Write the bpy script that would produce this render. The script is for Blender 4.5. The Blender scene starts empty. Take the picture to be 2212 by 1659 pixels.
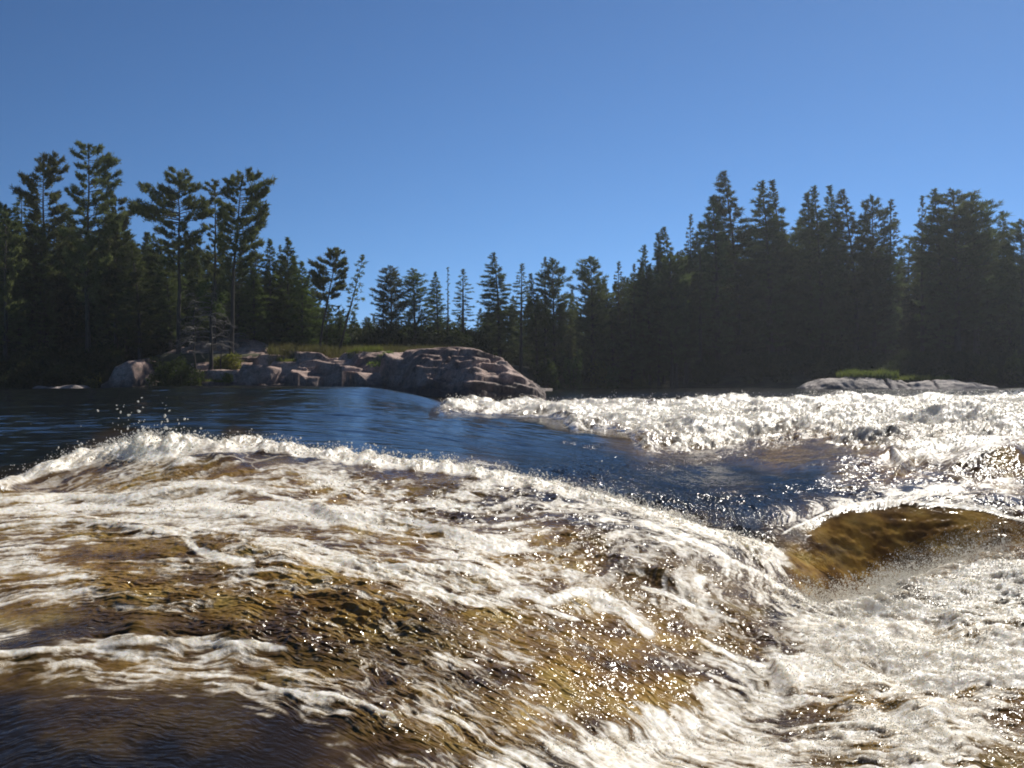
import bpy, math, random, time
import numpy as np
T0 = time.time()
rng = np.random.default_rng(7)
random.seed(7)
scene = bpy.context.scene
COL = scene.collection
F = 830.0           # focal length in pixels of a 1024 wide frame
HV = 377.0          # horizon row
SUN_AZ, SUN_EL = math.radians(31), math.radians(43)   # azimuth to the right of the view direction (+Y)

# ------------------------------------------------------------------ helpers
def tag(o, label=None, cat=None, group=None, kind=None):
    if label: o['label'] = label
    if cat: o['category'] = cat
    if group: o['group'] = group
    if kind: o['kind'] = kind
    return o

def mesh_np(name, V, faces, mat, smooth=False, attrs=None):
    """faces: (n,3) or (n,4) int array, or list of such arrays"""
    V = np.asarray(V, dtype=np.float32)
    if not isinstance(faces, (list, tuple)): faces = [faces]
    faces = [np.asarray(f, dtype=np.int32) for f in faces if len(f)]
    me = bpy.data.meshes.new(name)
    me.vertices.add(len(V)); me.vertices.foreach_set('co', V.ravel())
    idx = np.concatenate([f.ravel() for f in faces])
    tot = np.concatenate([np.full(len(f), f.shape[1], np.int32) for f in faces])
    start = np.concatenate([[0], np.cumsum(tot)[:-1]]).astype(np.int32)
    me.loops.add(len(idx)); me.loops.foreach_set('vertex_index', idx)
    me.polygons.add(len(tot)); me.polygons.foreach_set('loop_start', start)
    me.polygons.foreach_set('loop_total', tot)
    if smooth: me.polygons.foreach_set('use_smooth', np.ones(len(tot), bool))
    me.update(calc_edges=True)
    for k, a in (attrs or {}).items():
        a = np.asarray(a, np.float32)
        if a.ndim == 1:
            at = me.attributes.new(k, 'FLOAT', 'POINT'); at.data.foreach_set('value', a)
        else:
            at = me.attributes.new(k, 'FLOAT_VECTOR', 'POINT'); at.data.foreach_set('vector', a.ravel())
    if mat: me.materials.append(mat)
    return me

def obj(name, me, parent=None, loc=None):
    o = bpy.data.objects.new(name, me); COL.objects.link(o)
    if parent: o.parent = parent
    if loc is not None: o.location = loc
    return o

_P = np.random.default_rng(3).permutation(256)
_P = np.concatenate([_P, _P, _P]).astype(np.int64)
_G = np.stack([np.cos(np.arange(256)*2*np.pi/256*37), np.sin(np.arange(256)*2*np.pi/256*37)], 1)
def perlin(x, y, seed=0):
    x = x + seed*17.31; y = y + seed*9.73
    xi = np.floor(x).astype(np.int64); yi = np.floor(y).astype(np.int64)
    xf = x-xi; yf = y-yi
    u = xf*xf*xf*(xf*(xf*6-15)+10); v = yf*yf*yf*(yf*(yf*6-15)+10)
    def g(dx, dy):
        h = _P[_P[(xi+dx) & 255] + ((yi+dy) & 255)]
        return _G[h, 0]*(xf-dx) + _G[h, 1]*(yf-dy)
    a = g(0, 0); b = g(1, 0); c = g(0, 1); d = g(1, 1)
    return 1.5*((a+(b-a)*u) + ((c+(d-c)*u)-(a+(b-a)*u))*v)
def fbm(x, y, oct=4, seed=0, gain=.5, lac=2.03):
    s = 0; a = 1; n = 0
    for i in range(oct):
        s = s + a*perlin(x, y, seed+i*3); n += a; a *= gain; x = x*lac; y = y*lac
    return s/n
def billow(x, y, oct=4, seed=0, gain=.5):
    s = 0; a = 1; n = 0
    for i in range(oct):
        s = s + a*(1-2*np.abs(perlin(x, y, seed+i*5))*1.3); n += a; a *= gain; x = x*2.07; y = y*2.07
    return s/n
def sstep(a, b, x):
    t = np.clip((x-a)/(b-a), 0, 1); return t*t*(3-2*t)

def tps(P, vals, smooth=1e-4):
    P = np.asarray(P, float); n = len(P)
    def k(r2): return np.where(r2 > 0, r2*np.log(r2+1e-20), 0)
    d2 = ((P[:, None]-P[None])**2).sum(-1)
    A = np.zeros((n+3, n+3)); A[:n, :n] = k(d2)+np.eye(n)*smooth
    A[:n, n] = 1; A[:n, n+1:] = P; A[n, :n] = 1; A[n+1:, :n] = P.T
    w = np.linalg.solve(A, np.concatenate([vals, [0, 0, 0]]))
    def f(X, Y):
        sh = X.shape; X = X.ravel(); Y = Y.ravel(); out = np.zeros(len(X))
        for i in range(n):
            out += w[i]*k((X-P[i, 0])**2+(Y-P[i, 1])**2)
        return (out+w[n]+w[n+1]*X+w[n+2]*Y).reshape(sh)
    return f

def new_mat(name):
    m = bpy.data.materials.new(name); m.use_nodes = True
    nt = m.node_tree; nt.nodes.clear()
    return m, nt, nt.nodes, nt.links
def N(nt, typ, **kw):
    n = nt.nodes.new(typ)
    for k, v in kw.items():
        if k.startswith('i_'):
            key = k[2:]; key = int(key) if key.isdigit() else key.replace('_', ' ')
            n.inputs[key].default_value = v
        else: setattr(n, k, v)
    return n
def ramp(nt, stops, src=None, interp='LINEAR'):
    r = nt.nodes.new('ShaderNodeValToRGB'); r.color_ramp.interpolation = interp
    e = r.color_ramp.elements
    while len(e) < len(stops): e.new(.5)
    for i, (p, c) in enumerate(stops):
        e[i].position = p; e[i].color = c if len(c) == 4 else (*c, 1)
    if src is not None: nt.links.new(src, r.inputs[0])
    return r

# ------------------------------------------------------------------ world, sun, camera
W = bpy.data.worlds.new("World"); scene.world = W; W.use_nodes = True
nt = W.node_tree
bg = nt.nodes['Background']
sky = nt.nodes.new('ShaderNodeTexSky'); sky.sky_type = 'NISHITA'; sky.sun_disc = False
sky.sun_elevation = SUN_EL; sky.sun_rotation = SUN_AZ
sky.air_density = 1.0; sky.dust_density = 0.05; sky.ozone_density = 2.2; sky.altitude = 300
hs = nt.nodes.new('ShaderNodeHueSaturation'); hs.inputs['Saturation'].default_value = 1.0
tcw = nt.nodes.new('ShaderNodeTexCoord'); vm = nt.nodes.new('ShaderNodeVectorMath'); vm.operation = 'MULTIPLY_ADD'
vm.inputs[1].default_value = (.7, 1, 1.0); vm.inputs[2].default_value = (0, 0, .20)
vn = nt.nodes.new('ShaderNodeVectorMath'); vn.operation = 'NORMALIZE'
nt.links.new(tcw.outputs['Generated'], vm.inputs[0]); nt.links.new(vm.outputs[0], vn.inputs[0]); nt.links.new(vn.outputs[0], sky.inputs[0])
nt.links.new(sky.outputs[0], hs.inputs['Color']); sc_ = nt.nodes.new('ShaderNodeVectorMath'); sc_.operation = 'SCALE'; sc_.inputs['Scale'].default_value = .60
gm = nt.nodes.new('ShaderNodeGamma'); gm.inputs[1].default_value = 2.0
tn = nt.nodes.new('ShaderNodeVectorMath'); tn.operation = 'MULTIPLY'; tn.inputs[1].default_value = (.96, 1.0, .76)
nt.links.new(hs.outputs[0], sc_.inputs[0]); nt.links.new(sc_.outputs[0], gm.inputs[0]); nt.links.new(gm.outputs[0], tn.inputs[0]); nt.links.new(tn.outputs[0], bg.inputs[0])
bg.inputs[1].default_value = 0.057
sl = bpy.data.lights.new('sun', 'SUN'); sl.energy = 4.8; sl.angle = math.radians(0.53); sl.color = (1, .95, .86)
so = obj('sun', sl)
from mathutils import Vector
sd = Vector((math.sin(SUN_AZ)*math.cos(SUN_EL), math.cos(SUN_AZ)*math.cos(SUN_EL), math.sin(SUN_EL)))
so.rotation_euler = (-sd).to_track_quat('-Z', 'Y').to_euler()
so.location = (20, 20, 40)
cam = bpy.data.cameras.new('camera'); co = obj('camera', cam)
co.location = (0, 0, 0); co.rotation_euler = (math.radians(90), 0, 0)
cam.sensor_width = 36; cam.lens = 36*F/1024; cam.shift_y = -(384-HV)/1024
cam.clip_start = 0.1; cam.clip_end = 6000
scene.camera = co
scene.view_settings.view_transform = 'Standard'; scene.view_settings.look = 'None'
scene.view_settings.exposure = 0.22; scene.view_settings.gamma = 1
cy = scene.cycles
cy.pixel_filter_type = 'BLACKMAN_HARRIS'; cy.filter_width = 1.9
cy.max_bounces = 6; cy.diffuse_bounces = 3; cy.glossy_bounces = 3; cy.transmission_bounces = 3
cy.use_denoising = True
cy.sample_clamp_direct = 30
cy.caustics_reflective = False; cy.caustics_refractive = False
cy.sample_clamp_indirect = 4

# ------------------------------------------------------------------ water base surface
# control points (bearing column, row, distance): real positions, distance in metres
C = []
def pv(u, v, Y): C.append((u, Y, -(v-HV)/F*Y))
def q(u, Y, z): C.append((u, Y, z))
for u in (-300, -100, 60): q(u, 58, -.80)
q(200, 58, -.76); q(330, 58, -.72); pv(200, 389, 45); pv(320, 388, 38); pv(375, 389.3, 35)
for u in (-300, 0, 150, 330): q(u, 90, -.85)
q(-300, 30, -.80); q(0, 30, -.74); q(200, 28, -.66); q(320, 26, -.60)
q(-300, 18, -.84); q(0, 18, -.80); pv(200, 407, 19.5); pv(320, 408, 18.5)
q(380, 52, -.9); pv(420, 395.5, 31.5); pv(400, 415, 18); q(320, 13.3, -.84)
q(-300, 10, -.9); q(0, 10, -.9); q(120, 9.8, -.9); q(240, 10, -.9); q(380, 10.3, -1.0); q(-300, 7.5, -.95); q(0, 7.9, -.93)
pv(450, 409, 29); pv(560, 425, 23); pv(640, 440, 19); pv(700, 460, 15.5)
q(440, 40, -1.3); q(450, 34, -1.36); q(560, 27, -1.5); q(640, 23, -1.55); q(720, 18.5, -1.62)
q(480, 48, -1.25); q(600, 48, -1.2); q(800, 48, -1.15); q(1000, 48, -1.1); q(1300, 48, -1.1)
q(600, 36, -1.3); q(700, 32, -1.25); q(700, 24, -1.4)
for u in (560, 700, 900, 1300): q(u, 75, -1.25); q(u, 130, -1.25)
q(800, 34, -1.12); q(800, 25, -1.12); q(800, 18, -1.28); q(780, 14, -1.52); q(840, 13.2, -1.42)
q(950, 30, -1.05); q(950, 17, -1.02); q(940, 13, -1.2); q(1020, 12.5, -.95); q(1300, 14, -.9); q(1300, 25, -1.0)
pv(640, 472, 13); pv(740, 484, 12); pv(820, 478, 12); pv(760, 512, 9.4); pv(700, 500, 10); pv(790, 530, 8.7)
pv(600, 470, 12); pv(500, 448, 13.8); pv(540, 474, 10); pv(640, 507, 8.7); pv(450, 452, 11.5); pv(700, 530, 8.2)
pv(900, 482, 11); pv(1000, 478, 11); pv(1100, 480, 11)
# foam crest of the near ledge
pv(0, 489, 6.7); pv(40, 474, 7.3); pv(120, 453, 8); pv(240, 446, 8.4); pv(300, 452, 8.5); pv(380, 463, 8.4); pv(440, 468, 8.3)
pv(500, 477, 8); pv(560, 490, 7.6); pv(640, 512, 7.2); pv(700, 531, 7); pv(760, 548, 6.9); pv(-100, 500, 6.5)
pv(60, 492, 6.9); pv(120, 480, 7.1); pv(240, 478, 7.2); pv(380, 492, 7.2); pv(500, 510, 6.7); pv(640, 552, 6.0)
pv(0, 520, 6); pv(200, 520, 6); pv(400, 532, 5.9); pv(560, 562, 5.6); pv(700, 580, 5.6); pv(760, 600, 5.4)
pv(0, 560, 5.05); pv(200, 560, 5.05); pv(400, 582, 4.9); pv(600, 622, 4.7); pv(760, 652, 4.5)
pv(0, 620, 4.2); pv(200, 615, 4.3); pv(400, 640, 4.15); pv(560, 650, 4.2); pv(700, 700, 3.9); pv(640, 742, 3.5); pv(740, 735, 3.55)
pv(600, 682, 3.95); pv(0, 680, 3.6); pv(200, 680, 3.6); pv(400, 702, 3.45); pv(500, 760, 3.05); pv(0, 768, 3); pv(250, 768, 3)
pv(-200, 600, 4.4); pv(-200, 768, 3)
# amber hump on the right and its foam
pv(780, 540, 7.4); pv(840, 512, 7.9); pv(900, 504, 8.1); pv(960, 508, 7.95); pv(1024, 521, 7.7); pv(1150, 535, 7.5)
q(860, 9.3, -1.45); q(940, 9.4, -1.38); q(1050, 9.4, -1.36)
pv(860, 548, 7.6); pv(905, 548, 7.65); pv(960, 548, 7.55); pv(1010, 545, 7.45); pv(860, 588, 7.28); pv(910, 590, 7.33); pv(960, 582, 7.33); pv(1024, 564, 7.28); pv(1150, 562, 7.2); q(860, 6.5, -1.93); q(920, 6.6, -1.98); q(1000, 6.5, -1.85); pv(805, 572, 7.0)
pv(1024, 545, 5.25); pv(940, 572, 5.2); pv(900, 592, 5.1); pv(850, 628, 4.75); pv(1000, 600, 4.6); pv(1150, 560, 5)
pv(1024, 680, 3.8); pv(900, 680, 3.9); pv(800, 742, 3.4); pv(1024, 768, 3.1); pv(850, 768, 3.15); pv(700, 762, 3.2); pv(560, 768, 3.02)
pv(1200, 700, 3.6)
for u in (-200, 300, 700, 1200): q(u, 1.6, -1.5)
C = np.array(C)
fz = tps(np.stack([(C[:, 0]-512)/F, np.log(C[:, 1])], 1), C[:, 2], 2e-4)
# coarse table, then bicubic-ish (bilinear on a fine table)
TX = np.linspace(-1.5, 1.5, 480); TW = np.linspace(math.log(1.2), math.log(240), 620)
gx, gw = np.meshgrid(TX, TW)
TAB = fz(gx, gw)
def look(tab, a, w):
    i = np.clip((a-TX[0])/(TX[1]-TX[0]), 0, len(TX)-1.001); j = np.clip((w-TW[0])/(TW[1]-TW[0]), 0, len(TW)-1.001)
    i0 = i.astype(int); j0 = j.astype(int); fi = i-i0; fj = j-j0
    return (tab[j0, i0]*(1-fi)+tab[j0, i0+1]*fi)*(1-fj)+(tab[j0+1, i0]*(1-fi)+tab[j0+1, i0+1]*fi)*fj
# limit far / lateral extrapolation
TAB = np.where(np.exp(gw) > 60, np.clip(TAB, -1.4, -.8), TAB)
TAB = np.clip(TAB, -2.1, -.42)
def findY(u, v, ymin=1.5, ymax=60):
    """nearest place on the base surface seen at bearing u and row v"""
    ws = np.linspace(math.log(ymin), math.log(ymax), 1500)
    z = look(TAB, np.full_like(ws, (u-512)/F), ws); vv = HV - F*z/np.exp(ws)
    k = np.where((vv[:-1] >= v) & (vv[1:] < v))[0]
    k = k[0] if len(k) else int(np.argmin(np.abs(vv-v)))
    return math.exp(ws[k])

# ------------------------------------------------------------------ water mesh
Q = 1.0
def graded(pts):
    """pts: list of (value, step) -> monotone samples with varying step"""
    out = [pts[0][0]]
    xs = [p[0] for p in pts]; ss = [p[1] for p in pts]
    while out[-1] < pts[-1][0]:
        out.append(out[-1]+float(np.interp(out[-1], xs, ss))/Q)
    return np.array(out)
acol = graded([(-1.5, .02), (-.72, .004), (-.64, .00125), (.64, .00125), (.72, .004), (1.5, .02)])
wrow = graded([(math.log(1.3), .02), (math.log(2.6), .004), (math.log(3), .0022), (math.log(9), .0016), (math.log(14), .0022), (math.log(60), .004), (math.log(240), .02)])
A, WW = np.meshgrid(acol, wrow)
Yg = np.exp(WW); Xg = A*Yg
Z = look(TAB, A, WW)
U = A*F+512

# waves whose crests are lines across the water: (points (u,v), height, half width in m near side / far side, start and end fade)
RIDGES = [
 ([(-60, 500), (0, 498), (60, 499), (130, 498), (190, 488), (256, 492), (300, 500)], .05, .16, .12),
 ([(160, 470), (210, 462), (250, 458)], .07, .2, .15),
 ([(256, 508), (310, 508), (340, 520), (380, 516), (420, 524), (470, 536), (520, 545)], .075, .16, .10),
 ([(-60, 530), (0, 527), (80, 521), (150, 530), (190, 535)], .045, .12, .10),
 ([(185, 540), (215, 549), (256, 552), (300, 560), (330, 565)], .045, .1, .10),
 ([(330, 560), (380, 566), (440, 566), (490, 574), (530, 590)], .05, .12, .1),
 ([(505, 588), (530, 592), (560, 596), (590, 588), (615, 604), (640, 628), (662, 640)], .03, .16, .14),
 ([(-60, 668), (0, 660), (70, 648), (150, 638), (230, 641), (300, 652), (350, 668), (400, 690)], .07, .17, .15),
 ([(256, 690), (310, 690), (350, 704), (400, 728), (450, 752)], .028, .14, .12),
 ([(90, 520), (200, 512), (300, 524)], .03, .1, .1),
 ([(60, 590), (140, 600), (240, 606), (300, 600)], .05, .14, .12),
 ([(220, 575), (280, 566), (350, 590), (420, 610), (480, 650)], .05, .16, .14),
 ([(620, 560), (680, 590), (740, 620), (790, 650)], .05, .12, .12),
 ([(560, 540), (640, 570), (700, 600)], .04, .12, .12),
 ([(930, 640), (970, 632), (1010, 636), (1060, 640)], .05, .1, .15),
 ([(845, 700), (880, 690), (920, 712), (960, 735)], .045, .14, .12),
 ([(770, 668), (800, 690), (800, 710)], .07, .12, .12),
 ([(690, 452), (740, 461), (800, 468), (850, 460), (890, 452), (930, 450)], .10, .5, .5),
 ([(800, 486), (850, 470), (890, 458), (915, 466)], .12, .35, .3),
 ([(890, 480), (915, 462), (940, 462)], .14, .3, .25),
 ([(940, 470), (985, 456), (1040, 462)], .16, .4, .35),
 ([(640, 478), (700, 488), (750, 484), (800, 490)], .03, .35, .3),
 ([(700, 470), (760, 476), (820, 484), (860, 474)], .03, .3, .3),
]
for pts, h, wn, wf in RIDGES:
    us = np.array([p[0] for p in pts], float)
    ys = np.array([findY(p[0], p[1]) for p in pts])
    uu = np.clip(U, us[0], us[-1])
    for _k in range(1, len(ys)): ys[_k] = np.clip(ys[_k], ys[_k-1]/1.22, ys[_k-1]*1.22)
    Yl = np.exp(np.interp(uu, us, np.log(ys)))
    span = us[-1]-us[0]
    fade = sstep(us[0]-1, us[0]+span*.25, U)*(1-sstep(us[-1]-span*.25, us[-1]+1, U))
    if us[0] < -50: fade = 1-sstep(us[-1]-span*.25, us[-1]+1, U)
    Yl = Yl + .35*wn*perlin(U*.021, U*0+h*90, 5)
    d = Yg-Yl
    prof = np.where(d < 0, np.exp(-(d/wn)**2), np.exp(-(d/wf)**2))
    hh = .8*h*(1+.35*perlin(U*.03, U*0+h*50, 8))
    Z = Z+prof*hh*fade
V = HV-F*Z/Yg       # row at which each point of the mean surface lies

FOAM = """
00000000000000000000000011122223
00000000000000889999999999999999
00000000000000000399999988789999
00023102100000000002776865677774
00157645542000000000024322336542
13556533566445320000001000123432
35545555566544564210001100244533
76567788556656655542000014656664
66677777878876565345642054101354
75223477454566665545653130000001
85112235765556665544566641000001
87213432346658755544466664213468
66412324443246666755554442126888
44654344332235565457655554545887
32111223222223223433665556688779
20022311222234342333235558888778
22543555542234433331224677777777
66645555444543333201135877776667
45444455544544322321102687767646
22222333555434423210137875666433
00000001344454344313688864466630
00000000023445344457888742366530
00000000013234345788888863325642
00000000002445678888888873346653
"""
AMB = """
00000000000000000000000000000000
00000000000000000000000000000000
00000000000000000000000002201000
00000000000000000001221223411235
00000000000000000000111142156316
00322464431122200000000000246125
02354333564431110000000000000123
43321211556631100000000000000000
33332222222322112200000003443332
23443334455454435410000025765567
26754333333455455531110025765566
15864323775532364553221113443321
55556434564553223442222210000000
44322344464542233453222200000000
32112233233332354356422200001110
00001112122211246556753210146532
00111111111112246666642312535532
11134522211112346787742013422455
11122322232211134688751014422366
01222111122233334457631023553267
01222211011222225335642113664235
01221111000123325214311111232213
00110011001222332111111011232112
00000000001111110000011111122112
"""
CHOP = """
00000000001111111111122222334555
00000000000000555555555666666666
00000000000000000000555555556666
00022200000001111111155555555555
00233332221111112233444444444444
00334444444433333444332222345555
02344444555555556543333333455555
33333333455555566666655444455555
33333333344555556676777651111115
33455555444555666777888731111114
33555555544555666777777731111114
33566666666666666777777751111114
44566666777777776666666664444444
44455667778888766666666665555555
33455577788888776666666665555555
33444556888888876555566665544555
33344556788888876554566665555555
33333445678888876554455666666666
22233345678888876544455666666666
11222223456788876544445666666666
11111111235678877654445666666666
11111111122467887766555666666666
11111111111246788887666666666666
11111111111134678887666666666666
"""
def grid_map(txt):
    return np.array([[int(c) for c in (l+'0'*32)[:32]] for l in txt.split()], float)/9.0
def gsample(m, u, v):
    i = np.clip((u-16)/32, 0, 30.999); j = np.clip((v-392)/16, 0, m.shape[0]-1.001)
    i0 = i.astype(int); j0 = j.astype(int); fi = i-i0; fj = j-j0
    fi = fi*fi*(3-2*fi); fj = fj*fj*(3-2*fj)
    return (m[j0, i0]*(1-fi)+m[j0, i0+1]*fi)*(1-fj)+(m[j0+1, i0]*(1-fi)+m[j0+1, i0+1]*fi)*fj
# wobble the lookup so that no patch has a straight edge
wu = 26*fbm(U*.012, V*.02, 3, 11); wv = 13*fbm(U*.012, V*.02, 3, 12)
fo = gsample(grid_map(FOAM), U+wu, V+wv)
am = gsample(grid_map(AMB), U+wu, V+wv)
ch = gsample(grid_map(CHOP), U, V)
am = am*(1-.75*sstep(668, 700, V)*(1-sstep(260, 400, U)))*(1-.12*sstep(560, 600, V)*(1-sstep(470, 600, U)))
hcr = np.interp(U, [770, 800, 840, 900, 960, 1024, 1150, 1300], [7.3, 7.6, 7.88, 8.1, 7.98, 7.72, 7.5, 7.4])
HM = sstep(778, 800, U)*sstep(6.3, 6.6, Yg)*(1-sstep(-.06, .02, Yg-hcr))
fo = fo*(1-HM); am = am*(1-HM)+HM*np.clip(.62+1.0*fbm(Xg*2.6, Z*7+Xg, 4, 13), .12, 1); ch = ch*(1-.6*HM)  # backlit glow of the hump is put into its amber colour
HEAP = sstep(740, 860, U)*sstep(548, 600, V)*(Yg < 6.2)
fo = np.clip(fo+.13*HEAP, 0, 1)
BL = sstep(680, 715, V)*(1-sstep(180, 380, U)); ch = np.maximum(ch, .26*BL)
# stream coordinates: psi is constant along the current, tt runs along it
SL = {0: [(0, 490), (120, 458), (240, 450), (380, 463), (500, 477), (640, 512), (760, 552), (880, 620)],
      1: [(0, 530), (200, 520), (350, 532), (480, 560), (600, 600), (700, 650), (790, 700)],
      2: [(0, 570), (200, 570), (400, 605), (540, 660), (640, 720), (700, 765)],
      3: [(0, 640), (200, 640), (340, 665), (450, 715), (540, 766)],
      3.7: [(0, 700), (200, 700), (300, 725), (400, 765)],
      4.3: [(0, 765), (200, 765)],
      -2: [(0, 440), (200, 430), (400, 440), (560, 462), (700, 505), (770, 530)],
      -6: [(0, 402), (200, 402), (400, 405), (500, 420), (640, 450), (760, 485), (840, 520)],
      -5: [(900, 500), (1000, 505), (1150, 510)], -4: [(900, 560), (1000, 560)], -5.5: [(900, 480), (1000, 478)], -1: [(940, 600), (1020, 600)], 0.5: [(900, 660), (1020, 660)], 1.5: [(850, 740), (1000, 750)]}
PP, PVv = [], []
for k, l in SL.items():
    for (u, v) in l:
        PP.append(((u-512)/F, math.log(findY(u, v)))); PVv.append(k)
PTAB = tps(PP, PVv, 1e-3)(gx, gw)
PSI = look(PTAB, A, WW)
TT = Xg-.5*Yg
_w = np.clip(Yg/6, .5, 3)
TT = TT+.12*_w*fbm(Xg*1.6/_w, Yg*1.6/_w, 3, 17); PSI = PSI+.11*fbm(Xg*1.3/_w, Yg*1.3/_w, 3, 18)+.05*fbm(Xg*5, Yg*5, 2, 19)

near = np.clip(Yg/5, .6, 6)
# foam texture coverage, in world metres, stretched along the current
n1 = fbm(TT*1.1, PSI*2.6, 4, 21); n2 = fbm(Xg*5, Yg*5, 4, 22); n3 = fbm(TT*2.4, PSI*13, 3, 23)
n4 = billow(Xg*2.2+.3*n1, Yg*2.2, 4, 31)
n5 = fbm(TT*5, PSI*34, 3, 24); n6 = fbm(Xg*16, Yg*13, 3, 25)
nn = 1.0*n1+.9*n3+.6*n5+.32*n2+.32*n6
bigp = fbm(Xg*.45, Yg*.35, 3, 26)
nn = nn/nn.std()
nn = nn+1.5*HEAP*fbm(Xg*2.4+1.2*Yg, Yg*1.8, 3, 27)
nn = np.where(Yg > 11, .45*nn+2.6*bigp, nn)
foam = sstep(-1.0, 1.75, nn*.95+(fo-np.where((Yg < 8.5) & (U < 800), .65, np.where(Yg > 11, .64, .55)))*3.9)
foam *= sstep(.02, .14, fo)
# lacework of foam strands inside thin foam
lace = 1-sstep(.02, .10, np.abs(fbm(TT*2.2+.5*n1, PSI*5, 3, 41)))
foam = np.clip(foam+lace*.40*sstep(.2, .5, fo+.3*n1)*(1-foam), 0, 1)
# named strands of foam that follow the waves
LINES = [
 ([(0, 500), (60, 497), (130, 497), (190, 486), (256, 490)], 3.5, .9), ([(0, 527), (80, 521), (150, 530), (190, 535)], 3, .8),
 ([(0, 510), (70, 508), (150, 510), (220, 507), (290, 515), (330, 524)], 4, .9),
 ([(256, 506), (310, 508), (335, 519), (380, 515), (420, 524), (460, 534), (500, 548)], 5, 1),
 ([(185, 540), (200, 552), (230, 560), (256, 562)], 6, 1), ([(256, 493), (300, 503), (330, 500)], 3, .8),
 ([(335, 558), (370, 568), (430, 566), (480, 572), (505, 588)], 4, .9), ([(255, 540), (300, 540), (330, 552), (360, 560)], 3.5, .9),
 ([(500, 596), (520, 590), (545, 602), (575, 592), (600, 594), (620, 610), (645, 634), (655, 637)], 7, 1),
 ([(535, 606), (560, 614), (580, 620)], 3, 1), ([(640, 588), (690, 606), (740, 622)], 3, .9), ([(700, 640), (740, 660), (770, 672)], 4, .9),
 ([(705, 672), (730, 684), (750, 692)], 3, .8), ([(0, 655), (70, 648), (150, 641), (230, 643), (290, 650)], 5, .7),
 ([(300, 697), (330, 695), (365, 705), (400, 722)], 3, .9), ([(256, 684), (290, 692), (312, 697)], 4, .8),
 ([(780, 536), (800, 526), (840, 508), (880, 502), (940, 503), (990, 513), (1024, 521), (1060, 526)], 1.7, .85),
 ([(740, 546), (700, 531), (640, 512), (560, 490), (500, 477), (420, 467), (340, 462)], 4.5, .85),
 ([(760, 555), (800, 570), (850, 590), (900, 598)], 3.5, .8), ([(640, 522), (700, 545), (760, 575), (820, 612)], 4, .8),
]
def strand(pts, w):
    p = np.array(pts, float)
    t = np.interp(U, p[:, 0], p[:, 1]) if p[-1, 0] > p[0, 0] else np.interp(U, p[::-1, 0], p[::-1, 1])
    lo, hi = min(p[0, 0], p[-1, 0]), max(p[0, 0], p[-1, 0])
    inside = sstep(lo-8, lo+8, U)*(1-sstep(hi-8, hi+8, U)) if lo > 2 else 1-sstep(hi-8, hi+8, U)
    return np.exp(-((V-t-wv*.25)/(w*(1+.5*n1)))**2)*inside
LN = np.zeros_like(U)
for pts, w, s in LINES:
    LN = np.maximum(LN, s*strand(pts, w))
foam = np.clip(np.maximum(foam, sstep(.28, .75, LN+.25*n2+.15*n3)), 0, 1)
foam *= 1-sstep(62, 80, Yg)
foam *= 1-.9*HM*sstep(.02, .14, hcr-Yg)
foam *= np.where((U > 520) & (Yg > 20), sstep(397, 402, V+2*n1), 1)
front = sstep(HV+2, HV+8, V)
# roughness of the surface as real relief
lump = sstep(.15, .7, fo)
far_f = sstep(11, 16, Yg)*sstep(.3, .7, fo)
rough_f = np.clip(sstep(760, 860, U)*sstep(540, 600, V)*(Yg < 6.6), 0, 1)      # heaped foam at the lower right
lumpy = np.clip(.14+1.0*rough_f, 0, 1)*sstep(.35, .8, fo)*(Yg < 11)
Z += foam*(.003+.03*far_f+.010*rough_f)*near**.5 + .006*LN
Z += rough_f*(.05*fbm(Xg*1.2+.6*Yg, Yg*1.4, 3, 93)+.012*billow(Xg*2.6, Yg*2.6, 2, 94))
Z += lumpy*.055*near**.35*(n4-.1)*.6
Z += lumpy*.022*near**.4*fbm(Xg*3, Yg*3, 4, 51)
Z += foam*.006*near**.6*billow(Xg*14, Yg*14, 3, 55)
Z += far_f*(.38*fbm(Xg*.42, Yg*.5, 3, 57)+.34*bigp+.09*billow(Xg*1.3, Yg*1.1, 3, 58)+.03*(n4-.1)+.012*billow(Xg*6, Yg*5, 2, 59))
# streaks drawn out along the current + short chop
chz = ch*np.clip(.35+1.5*(fbm(TT*.8, PSI*1.8, 3, 98)+.35), .25, 1.3)*(1-.35*foam)*(1-.35*np.clip(am*1.3, 0, 1))*sstep(0.1, .5, ch)
Z += chz*(.030*fbm(TT*2.2, PSI*5, 3, 61)+.016*fbm(TT*6, PSI*17, 2, 63))*np.clip(near, .6, 1.8)
Z += chz*(1+.35*(1-sstep(350, 600, U)))*(.014*perlin(TT*6, PSI*17, 65)+.011*perlin(TT*12, PSI*34, 66)+.006*perlin(Xg*26, Yg*26, 67))*np.clip(near, .7, 1.6)
# smooth tongue: long faint furrows
calm = np.maximum((1-sstep(.02, .2, fo))*sstep(6.3, 8, Yg)*(1-HM), sstep(46, 56, Yg)*(1-foam))
calmcol = np.maximum(calm, .7*BL)
Z += calm*(.026*fbm(TT*.25, PSI*2.0, 3, 71)+.012*fbm(TT*.6, PSI*5.0, 2, 73))*np.clip(Yg/14, .4, 1.5)
Z += calm*(.013*perlin(Xg*.45+.25*Yg, Yg*1.7, 74)+.008*perlin(Xg*.8+.3*Yg, Yg*4.2, 75)+.002*perlin(Xg*4, Yg*9, 76)*(Yg < 25))*np.clip(Yg/13, .35, 1.25)
Z += calm*sstep(40, 70, Yg)*(.02*fbm(Xg*.8, Yg*.5, 3, 77))
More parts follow.
